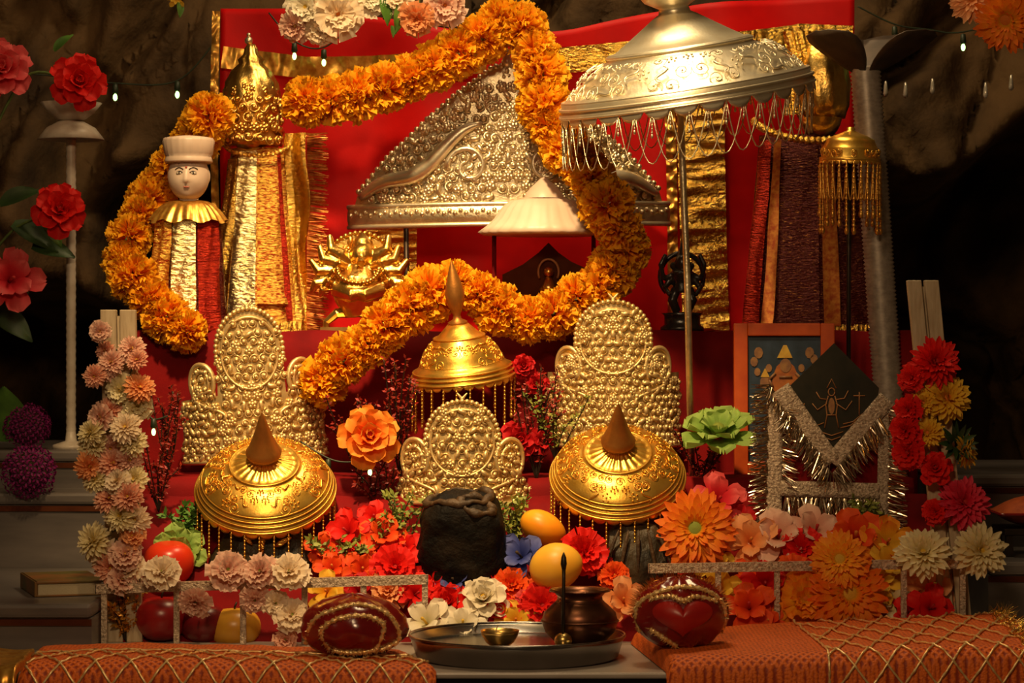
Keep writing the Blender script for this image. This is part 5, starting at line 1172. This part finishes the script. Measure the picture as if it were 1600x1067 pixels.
# single accent flowers
flower('rose', 'sunrise', 577, 682, 50, 'orange rose between the left and middle gilt crowns', .34, (.1, -1, .2), 'red', calyx=True)
flower('rose', 'deepred', 812, 690, 34, 'deep red rose right of the middle gilt crown', .40, (.1, -1, .3), 'red')
flower('hibiscus', 'deepred', 845, 690, 24, 'small deep red flower beside the right umbrella rim', .40, (.3, -1, .3), 'red')
flower('cabbage', 'green', 1122, 680, 62, 'pale green ruffled flower right of the right gilt crown', .365, (-.05, -.55, 1), 'green', name='green_flower')
flower('cabbage', 'green', 280, 862, 44, 'pale green leafy flower behind the red tomato', .25, (.2, -1, .5), 'green', name='green_flower', var=1)
for k, (x, y) in enumerate(((818, 572), (838, 600))): flower('rose', 'deepred', x, y, 20, ['small dark red rose under the garland right of the bell umbrella', 'dark red rosebud below the other one by the bell umbrella'][k], .46, (0, -1, .2), 'red')

# flowers wound around the left post: one garland of many blooms
def wound(name, label, items, base):
    t = thing(name, label, 'garland', base); o = Vector(base)
    for i, (k, c, x, y, r, cc, fd, d) in enumerate(items):
        M4 = Matrix.Translation(P(x, y, d) - o) @ (face(fd) @ Euler((0, 0, rng.uniform(0, 6))).to_quaternion()).to_matrix().to_4x4()
        flower_parts(t, k, c, cc, r * S(d), i % 3, M4, pname='bloom', cname='bloom_center', calyx=True)
    pts = [P(x, y, d + .012) - o for (k, c, x, y, r, cc, fd, d) in items]
    mb = MB(); mb.tube(pts, .0018, 5); mb.build('stem_wire', M['leaf_dark'], t)
    return t
R = random.Random(9); items = []
LP = [(156, 518, 18, 'pink'), (164, 548, 18, 'salmon'), (206, 545, 24, 'pink'), (174, 566, 24, 'pink'), (148, 588, 20, 'salmon'), (166, 580, 20, 'pink'), (214, 562, 18, 'salmon'), (190, 610, 28, 'cream'), (218, 606, 26, 'peach'), (214, 634, 26, 'cream'), (158, 652, 24, 'pink'), (172, 642, 24, 'salmon'), (142, 676, 24, 'cream'), (196, 668, 28, 'blush'), (206, 690, 26, 'cream'), (146, 694, 26, 'cream'), (172, 700, 24, 'pink'), (140, 728, 26, 'peach'), (176, 724, 26, 'salmon'), (202, 718, 24, 'pink'), (150, 748, 24, 'cream'), (208, 748, 26, 'cream'), (184, 752, 24, 'blush'), (172, 780, 26, 'salmon'), (200, 776, 26, 'salmon'), (188, 806, 28, 'cream'), (212, 812, 26, 'blush'), (146, 846, 32, 'cream'), (208, 838, 22, 'peach'), (162, 864, 28, 'blush'), (196, 868, 28, 'pink'), (172, 886, 28, 'salmon'), (206, 890, 26, 'blush'), (190, 906, 26, 'pink')]
for x, y, r, c in LP: items.append((R.choice(('chrys', 'carnation', 'chrys')), c, x, y, r, 'yellow', (R.uniform(-.7, .7), -1, R.uniform(-.2, .6)), .105 + R.uniform(-.02, .01)))
wound('flower_garland', 'garland of pink, salmon and cream chrysanthemums wound up the left slat post', items, P(190, 910, .11))
RR = [(254, 896, 32, 'blush', (0, -1, .8), 'pale cream pink carnation on the left railing before the tomato'), (356, 892, 34, 'pink', (.2, -1, .5), 'round pink carnation on the left railing under the umbrella'),
      (408, 894, 30, 'pink', (-.3, -1, .5), 'pink carnation with green stem third along the left railing'), (452, 896, 34, 'blush', (.1, -1, .8), 'cream carnation at the right of the railing carnations'),
      (398, 936, 25, 'pink', (.1, -1, -.3), 'pink carnation hanging below the rail beside the yellow apple'), (306, 940, 28, 'pink', (-.2, -1, -.5), 'drooping pink carnation between the two red apples below the rail'),
      (456, 962, 30, 'blush', (.2, -1, .5), 'cream pink carnation low by the left wrapped coconut'), (430, 942, 22, 'blush', (.3, -1, 0), 'small cream carnation below the rail at its third post'), (446, 1000, 20, 'salmon', (0, -1, .4), 'salmon carnation lying on the left cloth')]
for i, (x, y, r, c, fd, lab) in enumerate(RR): flower('carnation', c, x, y, r, lab, .075, fd, 'green', var=i % 3, calyx=True)
# flowers on the right post
RP = [('chrys', 'red', 1462, 566, 42, (.2, -1, .4), 'topmost large red chrysanthemum on the right slat post', 'red'), ('carnation', 'red', 1426, 590, 24, (-.7, -1, .2), 'small red carnation left below the topmost red one', 'red'),
      ('chrys', 'yellow', 1480, 622, 40, (.2, -1, .3), 'upper yellow chrysanthemum on the right slat post', 'orange'), ('chrys', 'yellow', 1444, 630, 24, (-.5, -1, .2), 'small yellow chrysanthemum left of the big yellow one', 'orange'),
      ('carnation', 'red', 1420, 640, 26, (-.8, -1, .1), 'red carnation at the left edge of the post beside yellow blooms', 'red'), ('chrys', 'yellow', 1450, 676, 26, (-.4, -1, .1), 'middle yellow chrysanthemum on the slat post face', 'orange'),
      ('carnation', 'red', 1416, 672, 28, (-.8, -1, .0), 'red carnation between post edge and tinsel dress', 'red'), ('carnation', 'red', 1420, 706, 30, (-.7, -1, -.1), 'lowest red carnation on the left edge of the post', 'red'),
      ('chrys', 'yellow', 1508, 704, 30, (1, -.5, .1), 'yellow chrysanthemum turned right beneath its green sepals', 'orange'), ('rose', 'red', 1462, 732, 28, (-.2, -1, .3), 'red rosebud just above the magenta bloom', 'red'),
      ('chrys', 'magenta', 1506, 786, 44, (.2, -1, .3), 'large magenta chrysanthemum low on the right slat post', 'red'), ('carnation', 'red', 1462, 800, 22, (-.5, -1, 0), 'small red carnation left of the magenta bloom', 'red'),
      ('chrys', 'cream', 1442, 864, 45, (-.1, -1, .5), 'left cream chrysanthemum on the right railing', 'yellow'), ('chrys', 'cream', 1532, 860, 45, (.2, -1, .2), 'right cream chrysanthemum at the railing corner', 'yellow')]
for i, (k, c, x, y, r, fd, lab, cc) in enumerate(RP): flower(k, c, x, y, r, lab, .125 if y < 840 else .10, fd, cc, var=i % 3, calyx=True)
t = thing('green_sepals', 'dark green spiky sepals on the right slat post', 'leaves', P(1492, 694, .12), face((.3, -1, .2)).to_euler())
mb = MB()
for k in range(16): petal(mb, 2 * PI * k / 16, .005, 0, .034, .010, .5 + .3 * (k % 2), .3, .3, .0, 'point', 4, 2)
mb.build('sepal_rosette', M['leaf_dark'], t)

# left edge rose branch, purple blooms, hanging sprays
def spray(label, base, items, leaves, stems, name='flower_spray'):
    t = thing(name, label, 'flower spray', base); o = Vector(base)
    for i, (k, c, x, y, r, cc, fd, d) in enumerate(items):
        M4 = Matrix.Translation(P(x, y, d) - o) @ (face(fd) @ Euler((0, 0, i * 1.7)).to_quaternion()).to_matrix().to_4x4()
        flower_parts(t, k, c, cc, r * S(d), i % 3, M4, pname='bloom', cname='bloom_center', calyx=True)
    for x, y, L, az, el, d, mt in leaves:
        mb = leaf_mb(L * S(d), L * S(d) * .5, .7, el); q = Matrix.Translation(P(x, y, d) - o) @ Matrix.Rotation(az, 4, 'Y') @ Matrix.Rotation(.9, 4, 'X')
        mb.v = [tuple(q @ Vector(v)) for v in mb.v]; mb.build('leaf', M[mt], t)
    for st in stems:
        mb = MB(); mb.tube([p - o for p in smooth([tuple(P(*q)) for q in st], 8)], .0028, 6); mb.build('stem', M['stem'], t)
    return t
spray('red and pink rose branch with leaves leaning in at the left edge', P(-60, 690, .86), [('rose', 'red', 122, 130, 46, 'red', (.3, -1, .2), .80), ('rose', 'rosepink', 0, 110, 50, 'red', (.3, -1, .3), .80), ('rose', 'red', 92, 330, 44, 'red', (.3, -1, .3), .80), ('hibiscus', 'rosepink', 14, 440, 54, 'red', (.4, -1, .3), .80)],
      [(20, 350, 80, .5, .2, .84, 'leaf_dark'), (50, 385, 70, .2, .2, .84, 'leaf_dark'), (10, 400, 70, 1.0, .2, .84, 'leaf'), (0, 320, 70, -.4, .2, .84, 'leaf_dark'), (-20, 480, 90, .6, .2, .84, 'leaf_dark'), (70, 350, 46, .9, .2, .83, 'leaf'), (85, 80, 40, -.8, .2, .83, 'leaf')],
      [[(-60, 690, .86), (-50, 450, .85), (-30, 250, .84), (-10, 120, .82)], [(-50, 450, .85), (20, 360, .84), (85, 335, .82)], [(-30, 250, .84), (40, 120, .83), (115, 128, .82)], [(-50, 470, .85), (10, 445, .82)]], 'rose_branch')
flower('cluster', 'purple', 42, 668, 40, 'upright purple cockscomb bloom on the top marble step at left', .84, (.2, -.6, 1), 'dark')
flower('cluster', 'purple', 46, 738, 46, 'wide low purple bloom at the edge of the marble step', .66, (.1, -1, .5), 'dark', var=1)
t = thing('broad_leaf', 'broad green leaf beside the upright purple bloom', 'leaf', P(10, 690, .84)); mb = leaf_mb(.11, .08, .3, 1.4); mb.v = [(y, -x, z) for x, y, z in mb.v]; mb.build('leaf_blade', M['leaf'], t)
spray('cream and blush carnation bunch hanging at the top left of the garland', P(540, -40, .62), [('carnation', 'blush', 528, 22, 44, 'orange', (.1, -1, -.1), .60), ('carnation', 'white', 480, 12, 40, 'yellow', (-.3, -1, .1), .61), ('carnation', 'pink', 462, 40, 28, 'yellow', (-.5, -1, -.4), .61), ('carnation', 'blush', 500, 46, 28, 'orange', (-.2, -1, -.6), .61), ('carnation', 'white', 580, 0, 30, 'green', (.3, -1, .2), .62)],
      [], [[(540, -40, .62), (500, -10, .63), (480, 20, .63)], [(540, -40, .62), (535, 0, .63)], [(540, -40, .62), (580, -10, .64)]])
spray('peach and pink carnation bunch with green leaves hanging at the top centre', P(660, -40, .62), [('carnation', 'peach', 652, 28, 30, 'orange', (-.2, -1, -.4), .60), ('carnation', 'pink', 694, 8, 36, 'orange', (.2, -1, -.1), .61), ('carnation', 'blush', 622, 0, 26, 'green', (0, -1, .2), .62)],
      [(596, -4, 46, 1.3, .2, .61, 'leaf'), (622, 8, 46, 1.6, .2, .61, 'leaf'), (612, 40, 20, 1.4, .2, .61, 'leaf')], [[(660, -40, .62), (655, 0, .63), (650, 20, .62)], [(660, -40, .62), (690, -10, .63)], [(660, -40, .62), (605, -4, .63), (600, 30, .62)]])
spray('orange spider chrysanthemum bunch at the top right corner', P(1590, -50, .50), [('gerbera', 'orange', 1572, 30, 52, 'orange', (-.4, -1, -.4), .48), ('gerbera', 'peach', 1520, -4, 40, 'orange', (-.4, -1, -.2), .50)], [], [[(1590, -50, .50), (1575, 20, .50)], [(1590, -50, .5), (1525, -10, .51)]])
spray('small yellow flower and leaf hanging at the top above the left rock', P(280, -30, .80), [('daisy5', 'yellow', 276, -4, 18, 'orange', (0, -1, -.3), .80)], [(280, 2, 26, 1.5, .2, .8, 'leaf')], [[(280, -30, .80), (277, -6, .805)]])

# sprigs: red foil twigs and mossy green sprigs
def sprig(px, py, d, w, h, label, m, n, seed, lsize=7, stemm='iron', name='foil_sprig'):
    s = S(d); R = random.Random(seed); t = thing(name, label, 'sprig', P(px, py, d)); st = MB(); lf = MB()
    for k in range(n):
        ax = R.uniform(-.5, .5) * w; tip = Vector((ax * s, R.uniform(-.03, .02), h * s * R.uniform(.55, 1))); mid = tip * .5 + Vector((R.uniform(-.1, .1) * w * s, 0, .08 * h * s))
        pts = smooth([(0, 0, 0), tuple(mid), tuple(tip)], 6); st.tube(pts, 1.0 * s, 5)
        for p in pts[3:]:
            for q in range(4):
                dv = Vector((R.uniform(-1, 1), R.uniform(-1, .4), R.uniform(-.5, 1))).normalized(); L = lsize * s * R.uniform(.6, 1.5); sd = dv.orthogonal().normalized() * L * .25; b = len(lf.v)
                lf.v += [tuple(p), tuple(p + dv * L * .5 + sd), tuple(p + dv * L), tuple(p + dv * L * .5 - sd)]; lf.t += [0, .5, 1, .5]; lf.f.append((b, b + 1, b + 2, b + 3))
    st.build('twig', M[stemm], t); o = lf.build('foliage', M[m], t, smooth=False); o['kind'] = 'stuff'
    return t
sprig(262, 745, .42, 80, 160, 'dark red foil sprig behind the flower wound left post', 'berry', 12, 1)
sprig(248, 800, .30, 70, 120, 'lower red foil sprig between the slat post and left umbrella', 'berry', 10, 2)
sprig(560, 745, .42, 110, 130, 'red foil sprig behind the orange rose', 'berry', 16, 3)
sprig(625, 752, .40, 60, 200, 'tall red foil sprig left of the bell umbrella', 'berry', 14, 4)
sprig(590, 800, .37, 90, 80, 'short red foil sprig under the orange rose', 'berry', 10, 5)
sprig(838, 752, .40, 80, 190, 'tall red foil sprig right of the bell umbrella', 'berry', 14, 6)
sprig(868, 720, .40, 120, 120, 'green brown twig sprig across the right gilt crown', 'moss', 8, 7, 7)
sprig(1095, 760, .42, 90, 90, 'red brown sprig beneath the pale green flower', 'berry', 10, 8)
sprig(620, 880, .25, 130, 110, 'yellow green fern sprig left of the black stone', 'moss', 12, 9, 10, 'stem', 'fern_sprig')
sprig(805, 860, .27, 70, 90, 'yellow green fern sprig right of the black stone', 'moss', 8, 10, 10, 'stem', 'fern_sprig')
sprig(540, 888, .225, 130, 50, 'low green fern sprig across the red hibiscus', 'moss', 8, 11, 10, 'stem', 'fern_sprig')
sprig(290, 850, .29, 80, 70, 'dark green sprig behind the pale green leafy flower', 'leaf', 8, 12, 10, 'stem', 'fern_sprig')
sprig(1350, 850, .30, 60, 80, 'yellow green sprig in front of the tinsel dress', 'moss', 8, 13, 10, 'stem', 'fern_sprig')
sprig(198, 1004, .13, 60, 90, 'gold brown tinsel tuft behind the first post of the left railing', 'fringe', 14, 14, 10, 'iron', 'tinsel_tuft')

# ------------------------------------------------------------------ fairy lights
def lights(label, wire, bulbs, drops=()):
    pts = smooth([tuple(P(*q)) for q in wire], 10); t = thing('fairy_lights', label, 'string lights', pts[0]); o = pts[0]
    mb = MB(); mb.tube([p - o for p in pts], .0016, 5); mb.build('wire', M['wire'], t)
    for x, y, d in bulbs:
        p = P(x, y, d) - o; s = S(d); mb = MB(); mb.lathe([(0, 22 * s), (4 * s, 20 * s), (5 * s, 8 * s), (3 * s, 6 * s)], 10, c=p); k = mb.build('socket', M['wire'], t)
        mb = MB(); mb.ball(p + Vector((0, 0, 0)), 3.3 * s, 10, 8, (1, 1, 1.7)); mb.build('bulb', M['bulb'], k)
    for x, y, d in drops:
        p = P(x, y, d) - o; s = S(d); mb = MB(); mb.lathe([(0, 24 * s), (2 * s, 22 * s), (4 * s, 4 * s), (3 * s, 0), (0, -2 * s)], 8, c=p); mb.build('clear_drop', M['glass_drop'], t)
lights('fairy lights on the dark rock at upper left', [(-20, 110, 1.1), (100, 120, 1.1), (180, 130, 1.1), (277, 126, 1.1), (340, 60, 1.1)], [(180, 152, 1.1), (277, 148, 1.1)])
lights('two fairy lights on the gold border under the cream carnations', [(420, 20, .82), (460, 64, .82), (506, 74, .82), (560, 30, .82)], [(460, 88, .82), (506, 98, .82)])
lights('fairy lights with clear drops at the upper right rock', [(1340, 10, .9), (1398, 38, .9), (1450, 46, .9), (1505, 50, .9), (1620, 20, .9)], [(1398, 62, .9), (1505, 74, .9)], [(1384, 150, .9), (1415, 152, .9), (1457, 146, .9), (1540, 152, .9), (1580, 140, .9)])
lights('fairy lights among the red sprigs below the orange rose', [(470, 690, .40), (513, 716, .39), (545, 722, .39), (578, 714, .39), (610, 690, .40)], [(513, 738, .39), (578, 738, .39)])
lights('single fairy light beside the flower wound post', [(225, 640, .36), (240, 655, .36), (262, 650, .36)], [(240, 675, .36)])
